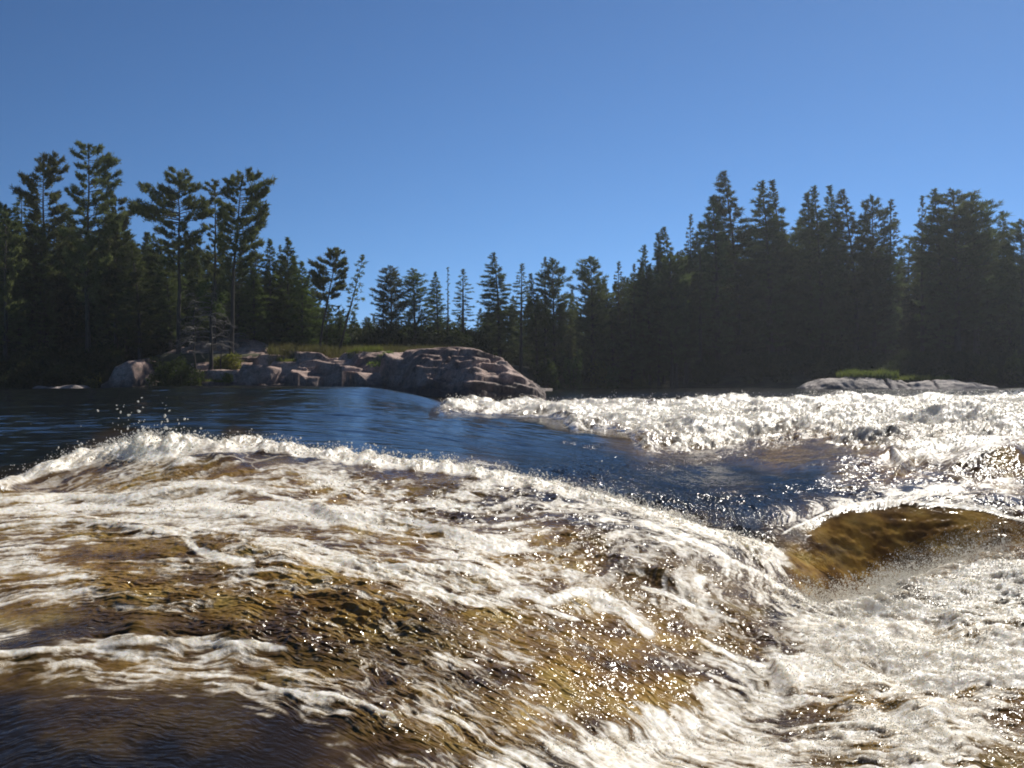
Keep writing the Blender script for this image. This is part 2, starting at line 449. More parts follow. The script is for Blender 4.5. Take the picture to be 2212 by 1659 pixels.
# the two small boils in the tongue
for (bu, bv, s) in ((640, 430+14, .0),):
    pass
glit0 = np.exp(-((V-(470+(U-560)*.30+22))/26)**2)*sstep(540, 640, U)*(1-sstep(800, 850, U))*(Yg > 7.2)*(Yg < 16)+.5*sstep(46, 56, Yg)*sstep(560, 700, U)
for (bu, bv, ru, rv) in ((567, 442.5, 11, 2.2), (590, 446.5, 12, 2.2), (657, 469, 16, 5), (700, 462, 10, 2.5)):
    glit0 = np.maximum(glit0, 1.1*np.exp(-((U-bu)/ru)**2-((V-bv)/rv)**2)*(Yg > 9))
# upstanding crest fringe along the ledge
crest = np.exp(-((V-np.interp(U, [0, 40, 120, 180, 240, 300, 380, 440, 500, 560, 640, 700, 760, 790], [489, 474, 453, 450, 446, 452, 463, 468, 477, 490, 512, 531, 548, 560]))/6.0)**2)*(1-sstep(770, 800, U))*(1-sstep(8.8, 9.6, Yg))
ragged = np.clip(fbm(Xg*7, Yg*2.5, 4, 81)+.15, 0, 1)
crest2 = np.exp(-((V-np.interp(U, [800, 850, 900, 940, 1024, 1200], [668, 628, 592, 572, 545, 552]))/7.0)**2)*sstep(800, 840, U)*(Yg < 6.2)
Z += crest2*.07*ragged+.035*rough_f*np.clip(fbm(Xg*5, Yg*4, 3, 83), 0, 1)
Z += crest*.10*ragged*(1-.6*sstep(420, 700, U))+crest*.16*np.clip(fbm(Xg*2.4, Yg*1.2, 3, 85)+.1, 0, 1)*(1-.7*sstep(330, 480, U))
foam = np.maximum(foam, sstep(.25, .6, crest+.2*n2)*(.75+.3*n2))
sp = np.exp(-((U-150)/48)**2)*np.exp(-((Yg-7.9)/.35)**2)
Z += sp*.03*(1+ragged*1.6)
foam = np.clip(np.maximum(foam, sstep(.15, .5, sp+.2*n2)), 0, 1)
Z += HM*sstep(.05, .3, hcr-Yg)*(.012*perlin(Xg*5+Yg*4, Yg*14, 87)+.007*perlin(Xg*17, Yg*30, 88)+.004*perlin(Xg*34, Yg*60, 89))
Z += glit0*(.011*perlin(Xg*9, Yg*9, 96)+.006*perlin(Xg*19, Yg*19, 97))
print('water z', time.time()-T0, Z.shape)
nr, nc = Z.shape
ii = np.arange(nr*nc).reshape(nr, nc)
quads = np.stack([ii[:-1, :-1], ii[:-1, 1:], ii[1:, 1:], ii[1:, :-1]], -1).reshape(-1, 4)
Vw = np.stack([Xg, Yg, Z], -1).reshape(-1, 3)

m, nt, nd, lk = new_mat('river_water')
out = N(nt, 'ShaderNodeOutputMaterial')
at = {k: N(nt, 'ShaderNodeAttribute', attribute_name=k) for k in ('foam', 'amber', 'chop', 'flow', 'rip', 'calm')}
tc = N(nt, 'ShaderNodeTexCoord')
# body colour of peat brown water over rock; sunlight through thin water painted gold
nz = N(nt, 'ShaderNodeTexNoise', i_Scale=1.0, i_Detail=5, i_Roughness=.6)
mpf = N(nt, 'ShaderNodeMapping'); mpf.inputs['Scale'].default_value = (3.0, 3.0, 3.4); lk.new(tc.outputs['Object'], mpf.inputs[0]); lk.new(mpf.outputs[0], nz.inputs[0])
golds = ramp(nt, [(.30, (.050, .026, .006)), (.44, (.20, .105, .018)), (.56, (.40, .235, .045)), (.7, (.55, .38, .10))], nz.outputs[0])
amx = N(nt, 'ShaderNodeMixRGB', blend_type='MIX'); deep = N(nt, 'ShaderNodeMixRGB'); deep.inputs[1].default_value = (.034, .021, .011, 1); deep.inputs[2].default_value = (.006, .008, .010, 1)
lk.new(at['calm'].outputs['Fac'], deep.inputs[0]); lk.new(deep.outputs[0], amx.inputs[1])
lk.new(at['amber'].outputs['Fac'], amx.inputs[0]); lk.new(golds.outputs[0], amx.inputs[2])
nzf = N(nt, 'ShaderNodeTexNoise', i_Scale=22.0, i_Detail=6, i_Roughness=.7); lk.new(tc.outputs['Object'], nzf.inputs[0])
foamc = ramp(nt, [(.30, (.60, .50, .35)), (.5, (.82, .77, .67)), (.7, (.92, .90, .86))], nzf.outputs[0])
# break the edge of the foam into bubbles
add = N(nt, 'ShaderNodeMath', operation='ADD'); lk.new(at['foam'].outputs['Fac'], add.inputs[0])
sub = N(nt, 'ShaderNodeMath', operation='MULTIPLY_ADD'); lk.new(nzf.outputs[0], sub.inputs[0]); sub.inputs[1].default_value = 1.0; sub.inputs[2].default_value = -.5
lk.new(sub.outputs[0], add.inputs[1])
gate = N(nt, 'ShaderNodeMapRange', i_1=.12, i_2=.95); lk.new(add.outputs[0], gate.inputs[0])
gg = N(nt, 'ShaderNodeMath', operation='MULTIPLY'); lk.new(gate.outputs[0], gg.inputs[0])
pre = N(nt, 'ShaderNodeMapRange', i_1=0.0, i_2=.12); lk.new(at['foam'].outputs['Fac'], pre.inputs[0]); lk.new(pre.outputs[0], gg.inputs[1])
cmx = N(nt, 'ShaderNodeMixRGB'); lk.new(gg.outputs[0], cmx.inputs[0]); lk.new(amx.outputs[0], cmx.inputs[1]); lk.new(foamc.outputs[0], cmx.inputs[2])
# bump: chop in the streamwise frame and in metres
b1 = N(nt, 'ShaderNodeTexNoise', i_Scale=1.0, i_Detail=1, i_Roughness=.5)
mp1 = N(nt, 'ShaderNodeMapping'); mp1.inputs['Scale'].default_value = (14, 34, 1); lk.new(at['flow'].outputs['Vector'], mp1.inputs[0]); lk.new(mp1.outputs[0], b1.inputs[0])
b2 = N(nt, 'ShaderNodeTexNoise', i_Scale=24.0, i_Detail=1, i_Roughness=.5); lk.new(tc.outputs['Object'], b2.inputs[0])
bs = N(nt, 'ShaderNodeMath', operation='ADD'); lk.new(b1.outputs[0], bs.inputs[0]); lk.new(b2.outputs[0], bs.inputs[1])
hmul = N(nt, 'ShaderNodeMath', operation='MULTIPLY'); fm = N(nt, 'ShaderNodeMath', operation='MULTIPLY_ADD', i_1=-.65, i_2=1.0); lk.new(gg.outputs[0], fm.inputs[0])
fm2 = N(nt, 'ShaderNodeMath', operation='MULTIPLY'); lk.new(fm.outputs[0], fm2.inputs[0]); lk.new(at['chop'].outputs['Fac'], fm2.inputs[1])
lk.new(bs.outputs[0], hmul.inputs[0]); lk.new(fm2.outputs[0], hmul.inputs[1])
b3 = N(nt, 'ShaderNodeTexNoise', i_Scale=1.0, i_Detail=2, i_Roughness=.5); mp3 = N(nt, 'ShaderNodeMapping'); mp3.inputs['Scale'].default_value = (1.1, 4.5, 1)
lk.new(tc.outputs['Object'], mp3.inputs[0]); lk.new(mp3.outputs[0], b3.inputs[0])
sy = N(nt, 'ShaderNodeSeparateXYZ'); lk.new(tc.outputs['Object'], sy.inputs[0]); fy = N(nt, 'ShaderNodeMapRange', i_1=7, i_2=16, i_3=0, i_4=.25); lk.new(sy.outputs[1], fy.inputs[0])
m3 = N(nt, 'ShaderNodeMath', operation='MULTIPLY'); lk.new(b3.outputs[0], m3.inputs[0]); lk.new(fy.outputs[0], m3.inputs[1])
a3 = N(nt, 'ShaderNodeMath', operation='ADD'); lk.new(m3.outputs[0], a3.inputs[0]); lk.new(hmul.outputs[0], a3.inputs[1])
bump = N(nt, 'ShaderNodeBump', i_Strength=1.0, i_Distance=.035); lk.new(a3.outputs[0], bump.inputs['Height'])
rgh = N(nt, 'ShaderNodeMapRange', i_1=0.0, i_2=1.0, i_3=.13, i_4=.45); lk.new(gg.outputs[0], rgh.inputs[0]); lk.new(at['rip'].outputs['Fac'], rgh.inputs[3])
pb = N(nt, 'ShaderNodeBsdfPrincipled'); pb.inputs['IOR'].default_value = 1.33
# thin foam lets the brown water show through
tan = N(nt, 'ShaderNodeMixRGB'); tan.inputs[2].default_value = (.42, .30, .15, 1); tw_ = N(nt, 'ShaderNodeMapRange', i_1=.0, i_2=.5, i_3=0, i_4=.55)
lk.new(at['foam'].outputs['Fac'], tw_.inputs[0]); lk.new(tw_.outputs[0], tan.inputs[0]); lk.new(amx.outputs[0], tan.inputs[1]); lk.new(tan.outputs[0], cmx.inputs[1])
lk.new(cmx.outputs[0], pb.inputs['Base Color']); lk.new(rgh.outputs[0], pb.inputs['Roughness']); lk.new(bump.outputs[0], pb.inputs['Normal'])
sw = N(nt, 'ShaderNodeMath', operation='MULTIPLY', i_1=.8); lk.new(gg.outputs[0], sw.inputs[0]); lk.new(sw.outputs[0], pb.inputs['Subsurface Weight'])
pb.inputs['Subsurface Radius'].default_value = (1, .85, .6); pb.inputs['Subsurface Scale'].default_value = .11
lk.new(pb.outputs[0], out.inputs[0])
glit = np.exp(-((V-(470+(U-560)*.30+22))/26)**2)*sstep(540, 640, U)*(1-sstep(800, 850, U))*(Yg > 7.2)*(Yg < 16)
chopv = np.clip(glit0, 0, 1)*.9+np.clip(ch*(.55+.9*np.clip(fbm(TT*.9, PSI*1.6, 3, 91)+.3, 0, 1)), 0, 1)
# sun glitter on the tongue lies in a band of small ripples
MAT_WATER = m
river = obj('river_water', mesh_np('river_water', Vw, quads, m, True,
    dict(foam=foam.ravel(), calm=calmcol.ravel(), rip=np.interp(Yg.ravel(), [5, 8, 14, 30, 60], [.12, .12, .12, .12, .12]), amber=(np.clip(am, 0, 1)**.62).ravel(), chop=chopv.ravel(),
         flow=np.stack([TT, PSI, np.zeros_like(TT)], -1).reshape(-1, 3))))
tag(river, 'white and amber rapids pouring round a smooth blue tongue of water', kind='structure')

# ------------------------------------------------------------------ spray: droplets and thrown foam
ico_v = []
ph = (1+5**.5)/2
for a in (-1, 1):
    for b in (-ph, ph):
        ico_v += [(0, a, b), (a, b, 0), (b, 0, a)]
ico_v = np.array(ico_v)/math.hypot(1, ph)
from itertools import combinations
ico_f = []
for t in combinations(range(12), 3):
    e = [np.linalg.norm(ico_v[t[i]]-ico_v[t[(i+1) % 3]]) for i in range(3)]
    if max(e) < 1.1:
        a, b, c = ico_v[list(t)]
        ico_f.append(t if np.dot(np.cross(b-a, c-a), a) > 0 else (t[0], t[2], t[1]))
ico_f = np.array(ico_f)
def blobs(P, R, stretch=.5):
    n = len(P); k = np.random.default_rng(n)
    sc = R[:, None, None]*(1+stretch*k.uniform(-1, 1, (n, 1, 3)))
    v = ico_v[None]*sc*(1+.25*k.uniform(-1, 1, (n, 12, 1)))
    th = k.uniform(0, 6.28, n); c, s = np.cos(th)[:, None], np.sin(th)[:, None]
    v = np.stack([v[..., 0]*c-v[..., 2]*s, v[..., 1], v[..., 0]*s+v[..., 2]*c], -1)
    v = v+P[:, None]
    f = (ico_f[None]+(np.arange(n)*12)[:, None, None]).reshape(-1, 3)
    return v.reshape(-1, 3), f
SP, SR = [], []
flatf = foam.ravel(); flatV = V.ravel(); flatU = U.ravel(); flatY = Yg.ravel()
def scatter(mask, n, hmax, r0, r1, hp=2.0):
    w = mask.ravel(); w = w/w.sum()
    k = rng.choice(len(w), n, p=w)
    P = Vw[k].copy()
    y = P[:, 1]
    P[:, 0] += rng.normal(0, .004, n)*y; P[:, 1] += rng.normal(0, .01, n)*y
    h = hmax*rng.random(n)**hp
    P[:, 2] += h*np.ones(n)
    R = (r0+(r1-r0)*rng.random(n)**3)*np.clip(y/5, .6, 4)
    SP.append(P); SR.append(R)
vis = ((np.abs(A) < .68) & (V > 380) & (V < 775)).astype(float)
dA = (Yg**2)                      # cells grow with distance: weight by 1/projected size ~ const
scatter(vis*foam**2*(Yg < 11)*sstep(.5, .9, fo)*ragged**2, 5000, .035, .0018, .006)
scatter(vis*crest*foam*(U < 800)*ragged, 8000, .09, .0012, .006, 3)
scatter(vis*foam*far_f*(V > 398)*(.2+ragged), 40000, .25, .0015, .006, 4)
scatter(vis*foam*sstep(740, 840, U)*(V > 540)*(Yg < 6.5)*ragged, 26000, .11, .0012, .0045, 3.5)
sp2 = np.exp(-((U-128)/22)**2)*np.exp(-((Yg-7.9)/.3)**2)+np.exp(-((U-155)/26)**2)*np.exp(-((Yg-7.9)/.3)**2)
scatter(vis*sp2*ragged**2, 1100, .07, .0008, .006, 2.2)
scatter(vis*sp2, 90, .40, .003, .009, 2.0)
scatter(vis*crest2*(.3+ragged), 30000, .20, .0006, .0022, 3)
scatter(vis*HEAP*foam, 30000, .06, .0006, .0025, 2)
scatter(vis*np.exp(-((U-870)/60)**2)*np.exp(-((V-600)/12)**2)*(Yg < 6.5), 5000, .16, .0018, .005, 2)
# plumes of spray where water is thrown up: (u, v of foot, height m, lean, amount)
PL = [(122, 448, .20, -.5, 420), (135, 446, .16, -.9, 420), (148, 446, .14, .1, 300), (165, 440, .30, .15, 160), (80, 462, .14, .0, 260), (30, 478, .16, .1, 240),
      (190, 446, .12, .5, 120), (298, 455, .12, -.1, 140), (425, 466, .07, 0, 110), (465, 472, .06, 0, 110), (640, 404, .75, -.1, 200), (612, 404, .8, 0, 70), (590, 405, .5, .1, 90), (650, 404, .6, .3, 110),
      (560, 409, .4, -.3, 60), (905, 578, .16, -.4, 420), (860, 618, .14, -.3, 300), (960, 556, .14, 0, 300), (1000, 548, .15, .1, 300), (66, 643, .12, .1, 70),
      (548, 752, .09, 0, 350), (560, 748, .11, .1, 250), (700, 735, .1, .1, 250), (965, 452, .25, -.1, 160), (884, 444, .5, .2, 260), (800, 430, .5, .1, 160), (850, 434, .4, .1, 160)]
PL += [(u, float(np.interp(u, [850, 900, 940, 1024], [628, 594, 574, 548])), .10+.12*rng.random(), rng.normal(-.2, .3), 170) for u in range(852, 1030, 14)]
for (u, v, h, lean, n) in PL:
    y = findY(u, v, 1.5, 6.0 if (u > 850 and v > 540) else 60)
    z = -(v-HV)/F*y; x = (u-512)/F*y
    na = max(3, n//14)
    for q_ in range(na):
        ang = rng.normal(lean, .45); hh = h*rng.uniform(.25, 1.0)**1.3; bx = rng.normal(0, .012*y); by = rng.normal(0, .008*y); m_ = rng.integers(7, 16)
        t = np.sort(rng.random(m_)); rise = hh*(2*t-t*t)
        P = np.stack([x+bx+math.sin(ang)*t*hh*1.1+rng.normal(0, .0012*y, m_), y+by+rng.normal(0, .002*y, m_), z-.02+math.cos(ang)*rise+rng.normal(0, .0008*y, m_)], -1)
        SP.append(P); SR.append((.0008+.0034*rng.random(m_)**3)*np.clip(y/5, .6, 4)*(1.7-t))
# the loose drops flung high over the left crest
for (u, v, r) in [(166, 428, .017), (160, 433, .010), (165, 421.5, .006), (165, 409, .006), (162.5, 403, .006), (167, 397.5, .004), (134, 424, .006), (141, 421, .005), (150, 437, .008), (213, 411.5, .005),
                  (129, 437, .006), (31, 424, .003), (69, 459, .006), (101, 448, .004), (193, 440, .006), (174, 435, .004), (188, 434, .003), (155, 445, .006), (163, 441, .006), (118, 430, .004), (196, 427, .003)]:
    SP.append(np.array([[(u-512)/F*7.9, 7.9, -(v-HV)/F*7.9]])); SR.append(np.array([r*(1.25 if r > .009 else .75)]))
P = np.concatenate(SP); R = np.concatenate(SR)
v_, f_ = blobs(P, R)
m, nt, nd, lk = new_mat('spray_white')
out = N(nt, 'ShaderNodeOutputMaterial'); pb = N(nt, 'ShaderNodeBsdfPrincipled')
pb.inputs['Base Color'].default_value = (.86, .84, .79, 1); pb.inputs['Roughness'].default_value = .15; pb.inputs['IOR'].default_value = 1.33
tl = N(nt, 'ShaderNodeBsdfTranslucent'); tl.inputs[0].default_value = (.9, .87, .8, 1)
mx = N(nt, 'ShaderNodeMixShader', i_0=.45); lk.new(pb.outputs[0], mx.inputs[1]); lk.new(tl.outputs[0], mx.inputs[2]); lk.new(mx.outputs[0], out.inputs[0])
spray = obj('spray', mesh_np('spray', v_, f_, m, True))
tag(spray, 'white droplets and flecks of foam thrown up by the rapids', kind='stuff')
print('spray', time.time()-T0, len(P))
# ------------------------------------------------------------------ ground
US = [-700, -300, 90, 380, 430, 470, 500, 545, 580, 620, 700, 780, 1300, 1700]
YS = [60, 60, 60, 61, 61, 63, 74, 84, 90, 98, 100, 97, 97, 97]
def ground_z(x, y):
    x = np.asarray(x, float); y = np.asarray(y, float)
    u = x/np.maximum(y, 1)*F+512
    ys = np.interp(u, US, YS); d = y-ys
    isl = sstep(110, 170, u)*(1-sstep(455, 500, u))
    rgt = sstep(520, 620, u)
    plat = 1.75*isl+(.6+.5*fbm(x*.05, y*.05, 2, 5))*(1-isl)
    z0 = -.95-.35*rgt
    z = z0 + (plat-z0)*sstep(0, 3.5+6*rgt+5*(1-isl)*(1-rgt), d) + .035*np.clip(d, 0, 200)*(1-.5*isl)*(1-.45*rgt) + .12*fbm(x*.4, y*.4, 3, 6)*sstep(0, 3, d)
    z = np.where(d < 0, z0-.9*sstep(0, 4, -d)-1.2*sstep(4, 20, -d), z)
    z = z+(5.5+2.5*fbm(x*.03, y*.03, 2, 9))*sstep(14, 42, d)*(1-.9*sstep(230, 320, u)*(1-sstep(600, 720, u)))
    return z + np.clip(y-260, 0, 900)*-.03
yr = np.concatenate([np.linspace(1, 55, 12), np.arange(56, 125, .5), np.geomspace(126, 1600, 50)])
ar = np.concatenate([np.linspace(-3.5, -.8, 30), np.linspace(-.78, .78, 420), np.linspace(.8, 3.5, 30)])
AA, YY = np.meshgrid(ar, yr); XX = AA*YY
ZZ = ground_z(XX, YY); ZZ = np.where(YY < 56, -3.3, ZZ)
nr, nc = ZZ.shape; ii = np.arange(nr*nc).reshape(nr, nc)
quads = np.stack([ii[:-1, :-1], ii[:-1, 1:], ii[1:, 1:], ii[1:, :-1]], -1).reshape(-1, 4)
m, nt, nd, lk = new_mat('forest_floor')
out = N(nt, 'ShaderNodeOutputMaterial'); pb = N(nt, 'ShaderNodeBsdfPrincipled', i_Roughness=.95)
tc = N(nt, 'ShaderNodeTexCoord'); nz = N(nt, 'ShaderNodeTexNoise', i_Scale=.8, i_Detail=6); lk.new(tc.outputs['Object'], nz.inputs[0])
rp = ramp(nt, [(.3, (.030, .024, .014)), (.5, (.055, .055, .022)), (.7, (.10, .085, .04))], nz.outputs[0])
lk.new(rp.outputs[0], pb.inputs['Base Color']); lk.new(pb.outputs[0], out.inputs[0])
g = obj('ground', mesh_np('ground', np.stack([XX, YY, ZZ], -1).reshape(-1, 3), quads, m, True)); tag(g, kind='structure')

# ------------------------------------------------------------------ granite
def granite(name, wet, lichen=.5, grey=0.0):
    m, nt, nd, lk = new_mat(name)
    out = N(nt, 'ShaderNodeOutputMaterial'); pb = N(nt, 'ShaderNodeBsdfPrincipled', i_Roughness=.8)
    tc = N(nt, 'ShaderNodeTexCoord')
    a = N(nt, 'ShaderNodeTexNoise', i_Scale=.55, i_Detail=8, i_Roughness=.65); lk.new(tc.outputs['Object'], a.inputs[0])
    b = N(nt, 'ShaderNodeTexNoise', i_Scale=9, i_Detail=6, i_Roughness=.7); lk.new(tc.outputs['Object'], b.inputs[0])
    base = ramp(nt, [(.3, (.15, .090, .066)), (.45, (.38, .225, .170)), (.6, (.58, .39, .31)), (.75, (.42, .20, .13))], a.outputs[0])
    sp = ramp(nt, [(.35, (.45, .45, .45)), (.55, (1, 1, 1)), (.75, (1.2, 1.15, 1.1))], b.outputs[0])
    mu = N(nt, 'ShaderNodeMixRGB', blend_type='MULTIPLY', i_0=.8); lk.new(base.outputs[0], mu.inputs[1]); lk.new(sp.outputs[0], mu.inputs[2])
    c = N(nt, 'ShaderNodeTexNoise', i_Scale=1.6, i_Detail=7, i_Roughness=.7); mp = N(nt, 'ShaderNodeMapping'); mp.inputs['Location'].default_value = (5, 3, 1)
    lk.new(tc.outputs['Object'], mp.inputs[0]); lk.new(mp.outputs[0], c.inputs[0])
    lr = ramp(nt, [(.50, (0, 0, 0)), (.62, (1, 1, 1))], c.outputs[0])
    ml = N(nt, 'ShaderNodeMath', operation='MULTIPLY', i_1=lichen); lk.new(lr.outputs[0], ml.inputs[0])
    mx = N(nt, 'ShaderNodeMixRGB'); mx.inputs[2].default_value = (.055, .052, .045, 1); lk.new(ml.outputs[0], mx.inputs[0]); lk.new(mu.outputs[0], mx.inputs[1])
    # dark water-stained band above the river
    sx = N(nt, 'ShaderNodeSeparateXYZ'); lk.new(tc.outputs['Object'], sx.inputs[0])
    ad = N(nt, 'ShaderNodeMath', operation='MULTIPLY_ADD', i_1=1.6); lk.new(a.outputs[0], ad.inputs[0]); lk.new(sx.outputs[2], ad.inputs[2])
    mr = N(nt, 'ShaderNodeMapRange', i_1=wet+.7, i_2=wet+1.3, i_3=.75, i_4=0); lk.new(ad.outputs[0], mr.inputs[0])
    mw = N(nt, 'ShaderNodeMixRGB'); mw.inputs[2].default_value = (.06, .05, .045, 1); lk.new(mr.outputs[0], mw.inputs[0]); lk.new(mx.outputs[0], mw.inputs[1])
    bp = N(nt, 'ShaderNodeBump', i_Strength=.7, i_Distance=.06); lk.new(b.outputs[0], bp.inputs['Height'])
    gh = N(nt, 'ShaderNodeHueSaturation'); gh.inputs['Saturation'].default_value = 1-grey; gh.inputs['Value'].default_value = 1-.35*grey; lk.new(mw.outputs[0], gh.inputs['Color'])
    lk.new(gh.outputs[0], pb.inputs['Base Color']); lk.new(bp.outputs[0], pb.inputs['Normal']); lk.new(pb.outputs[0], out.inputs[0])
    return m
M_GRAN = granite('pink_granite', -.55, .6, .12)
SIL = [(100, 388), (108, 384), (115, 371), (130, 364), (150, 361), (160, 358), (180, 350), (200, 344), (230, 340), (250, 341), (264, 346), (280, 352), (300, 354), (330, 356), (350, 356), (365, 353), (385, 354),
       (400, 355), (417, 352.6), (456, 351), (474, 352), (485, 357), (503, 362), (515, 374), (533, 387), (546, 400), (552, 405)]
def su(a): return [p[0] for p in a], [p[1] for p in a]
ug = np.arange(96, 553, .85); yg = np.arange(43.5, 74, .075)
UU, YR = np.meshgrid(ug, yg); XR = (UU-512)/F*YR
vt = np.interp(UU, *su(SIL))
Yf = np.interp(UU, [96, 140, 300, 380, 420, 470, 552], [59, 58.5, 57, 53.5, 49, 46, 45.5]) + .9*fbm(UU*.03, UU*0, 3, 7)
Yt = np.interp(UU, [96, 150, 170, 230, 275, 300, 400, 450, 500, 552], [62, 63, 67, 69, 67, 61, 57, 53.5, 50, 46.6])
zt = (HV-vt)/F*Yt
zb = -1.5
s = np.clip((YR-Yf)/(Yt-Yf), 0, 1)
prof = np.where(UU < 395, s**.75, 1-(1-s)**1.9)
hump = 1-.25*sstep(0, 1, np.clip((YR-Yt)/9, 0, 1))
Zr = zb+(zt-zb)*prof*hump
nzr = fbm(XR*.08, YR*.35, 3, 101)
# broad rounded slabs separated by steps, dipping gently
q1 = (Zr + .9*nzr + .05*XR - .02*YR)/.62
fr = q1-np.floor(q1)
Zs = Zr + .62*((np.floor(q1)+sstep(.0, .30, fr)*.8+fr*.2)-q1)*.8*sstep(zb, zb+.6, Zr)
q2 = (Zs + .35*fbm(XR*.6, YR*.9, 3, 104))/.27; f2 = q2-np.floor(q2)
Zs = Zs+.27*((np.floor(q2)+sstep(.1, .5, f2))-q2)*.45
# joints: diagonal cracks
for (ang, fq, sd2, dp) in ((.5, .45, 5, .45), (-.9, .33, 9, .55), (1.4, .25, 12, .4)):
    cx = XR*math.cos(ang)+YR*math.sin(ang)*1.4+1.4*fbm(XR*.2, YR*.2, 2, sd2)
    e = np.abs((cx*fq) % 1-.5)*2
    on = sstep(-.1, .25, fbm(XR*.16, YR*.16, 2, sd2+40))
    Zs -= .6*dp*np.exp(-((1-e)/.05)**2)*on
# named blocks and hollows (column range, top row, Y, depth extent)
for (u0, u1, vt0, y0, dy) in [(111, 156, 361.5, 61.5, 2.5), (108, 140, 378.5, 59.5, 1.3), (243, 286, 366, 60, 1.6), (290, 332, 371, 58.5, 2.0), (258, 300, 355, 63.5, 1.6), (318, 344, 362, 59.5, 1.6),
                              (342, 367, 367, 57.2, 1.3), (338, 392, 372.5, 55.4, 1.8), (360, 386, 353, 59.5, 1.6), (384, 417, 354.5, 56.5, 2.0), (170, 272, 382, 57.8, 1.2), (205, 250, 370, 60.2, 1.6), (270, 335, 362.5, 61, 1.5)]:
    xc = ((u0+u1)/2-512)/F*y0; ax = (u1-u0)/2/F*y0
    hz = (HV-vt0)/F*y0
    r = np.abs((XR-xc+.25*nzr+.25*fbm(XR*.8, YR*.8, 2, 117))/ax)**4.5+np.abs((YR-y0-.8*nzr)/dy)**2.6
    dome = hz-.12*(XR-xc)/ax-1.25*np.clip(r-.5, 0, 1.2)**1.3-.10*r-.05*np.clip(YR-y0, -2, 2)+.05*fbm(XR*1.5, YR*1.5, 3, 108)
    Zs = np.where(r < 1.5, np.maximum(Zs, dome), Zs)
for (u0, u1, y0, dy, dp) in [(326, 350, 60.8, 1.3, .9), (386, 412, 53.8, 1.4, .8), (150, 200, 59, 1.4, .5), (296, 330, 56.7, .9, .6), (355, 385, 53.9, .8, .7), (430, 470, 48.6, .8, .35), (480, 505, 48.2, .8, .4)]:
    xc = ((u0+u1)/2-512)/F*y0; ax = (u1-u0)/2/F*y0
    Zs -= dp*np.exp(-np.abs((XR-xc)/ax)**3-np.abs((YR-y0)/dy)**2)
Zs += .07*fbm(XR*.7, YR*1.6, 5, 110)-.12*np.abs(fbm(XR*.5, YR*1.2, 4, 113))
q3 = (Zs+.30*XR+.25*YR+.5*fbm(XR*.3, YR*.3, 3, 115))/.55; f3 = q3-np.floor(q3)
Zs += sstep(395, 440, UU)*.55*((np.floor(q3)+sstep(.0, .22, f3))-q3)*.38+.02*fbm(XR*7, YR*7, 2, 111)
edge = sstep(96, 106, UU)
Zs = np.where(UU > 546, np.minimum(Zs, -1.5), Zs)*edge+(-2)*(1-edge)
Zs = np.minimum(Zs, zt+.25+.0*Zs)
Zs = np.where(YR < Yf, -2.0, Zs)
back = sstep(71, 73.5, YR); Zs = Zs*(1-back)+(-1.0)*back
nr, nc = Zs.shape; ii = np.arange(nr*nc).reshape(nr, nc)
quads = np.stack([ii[:-1, :-1], ii[:-1, 1:], ii[1:, 1:], ii[1:, :-1]], -1).reshape(-1, 4)
rk = obj('granite_outcrop', mesh_np('granite_outcrop', np.stack([XR, YR, Zs], -1).reshape(-1, 3), quads, M_GRAN, True))
tag(rk, 'long pink granite outcrop stepping down to the blue water, domed at its right end', 'rock')
from mathutils.bvhtree import BVHTree
def rock_z(x, y):
    u = x/y*F+512
    if u < 97 or u > 550 or y < 44 or y > 73: return -9
    i = int((u-96)/.85); j = int((y-43.5)/.075)
    return float(Zs[min(j, Zs.shape[0]-1), min(i, Zs.shape[1]-1)])
def top_z(x, y): return max(float(ground_z(x, y)), rock_z(x, y))

def slab(name, u0, u1, vt0, y0, dy, zb, label, mat, seed, cracks=()):
    xc = ((u0+u1)/2-512)/F*y0; ax = (u1-u0)/2/F*y0; hz = (HV-vt0)/F*y0
    gx_ = np.linspace(-1.06, 1.06, 240); gy_ = np.linspace(-1.06, 1.06, 120)
    a, b = np.meshgrid(gx_, gy_)
    r = (np.abs(a+.30*fbm(a*2, b*2, 3, seed))**2.6+np.abs(b+.15*fbm(a*3, b*2, 3, seed+3))**2.4)
    z = zb+(hz-zb)*np.clip(1-r, 0, 1)**.9*(1+.25*fbm(a*1.5, b*1.5, 2, seed+6))+.16*fbm(a*ax*.7, b*dy*.7, 4, seed+5)*(hz-zb)
    for (cu, w, dp) in cracks:
        cxx = (cu-(u0+u1)/2)/((u1-u0)/2)
        z -= dp*np.exp(-((a-cxx-.10*b-.04*fbm(a*3, b*5, 2, seed+8))/w)**2)
    z = np.where(r >= 1.0, zb-.3, z)
    V_ = np.stack([xc+a*ax, y0+b*dy, z], -1).reshape(-1, 3)
    n2, m2 = z.shape; ii = np.arange(n2*m2).reshape(n2, m2)
    f = np.stack([ii[:-1, :-1], ii[:-1, 1:], ii[1:, 1:], ii[1:, :-1]], -1).reshape(-1, 4)
    o = obj(name, mesh_np(name, V_, f, mat, True)); tag(o, label, 'rock'); return o
M_GREY = granite('grey_granite', -1.5, .5, .6)
slab('granite_slab', 800, 912, 376.5, 92.5, 4.0, -1.4, 'low smooth granite slab at the right shore with green grass growing on top', M_GREY, 201, [(880, .02, .4)])
slab('granite_slab', 893, 992, 380.5, 92, 3.0, -1.4, 'flat granite slab reaching into the glittering water on the right shore', M_GREY, 205, [(930, .03, .25)])
slab('boulder', 52, 91, 384.6, 58.7, 1.2, -1.0, 'low rounded boulder at the waterline below the dark left forest', M_GREY, 213)
slab('boulder', 30, 62, 386.5, 59.0, 1.0, -1.0, 'small dark boulder just left of the rounded waterline boulder', M_GREY, 217)

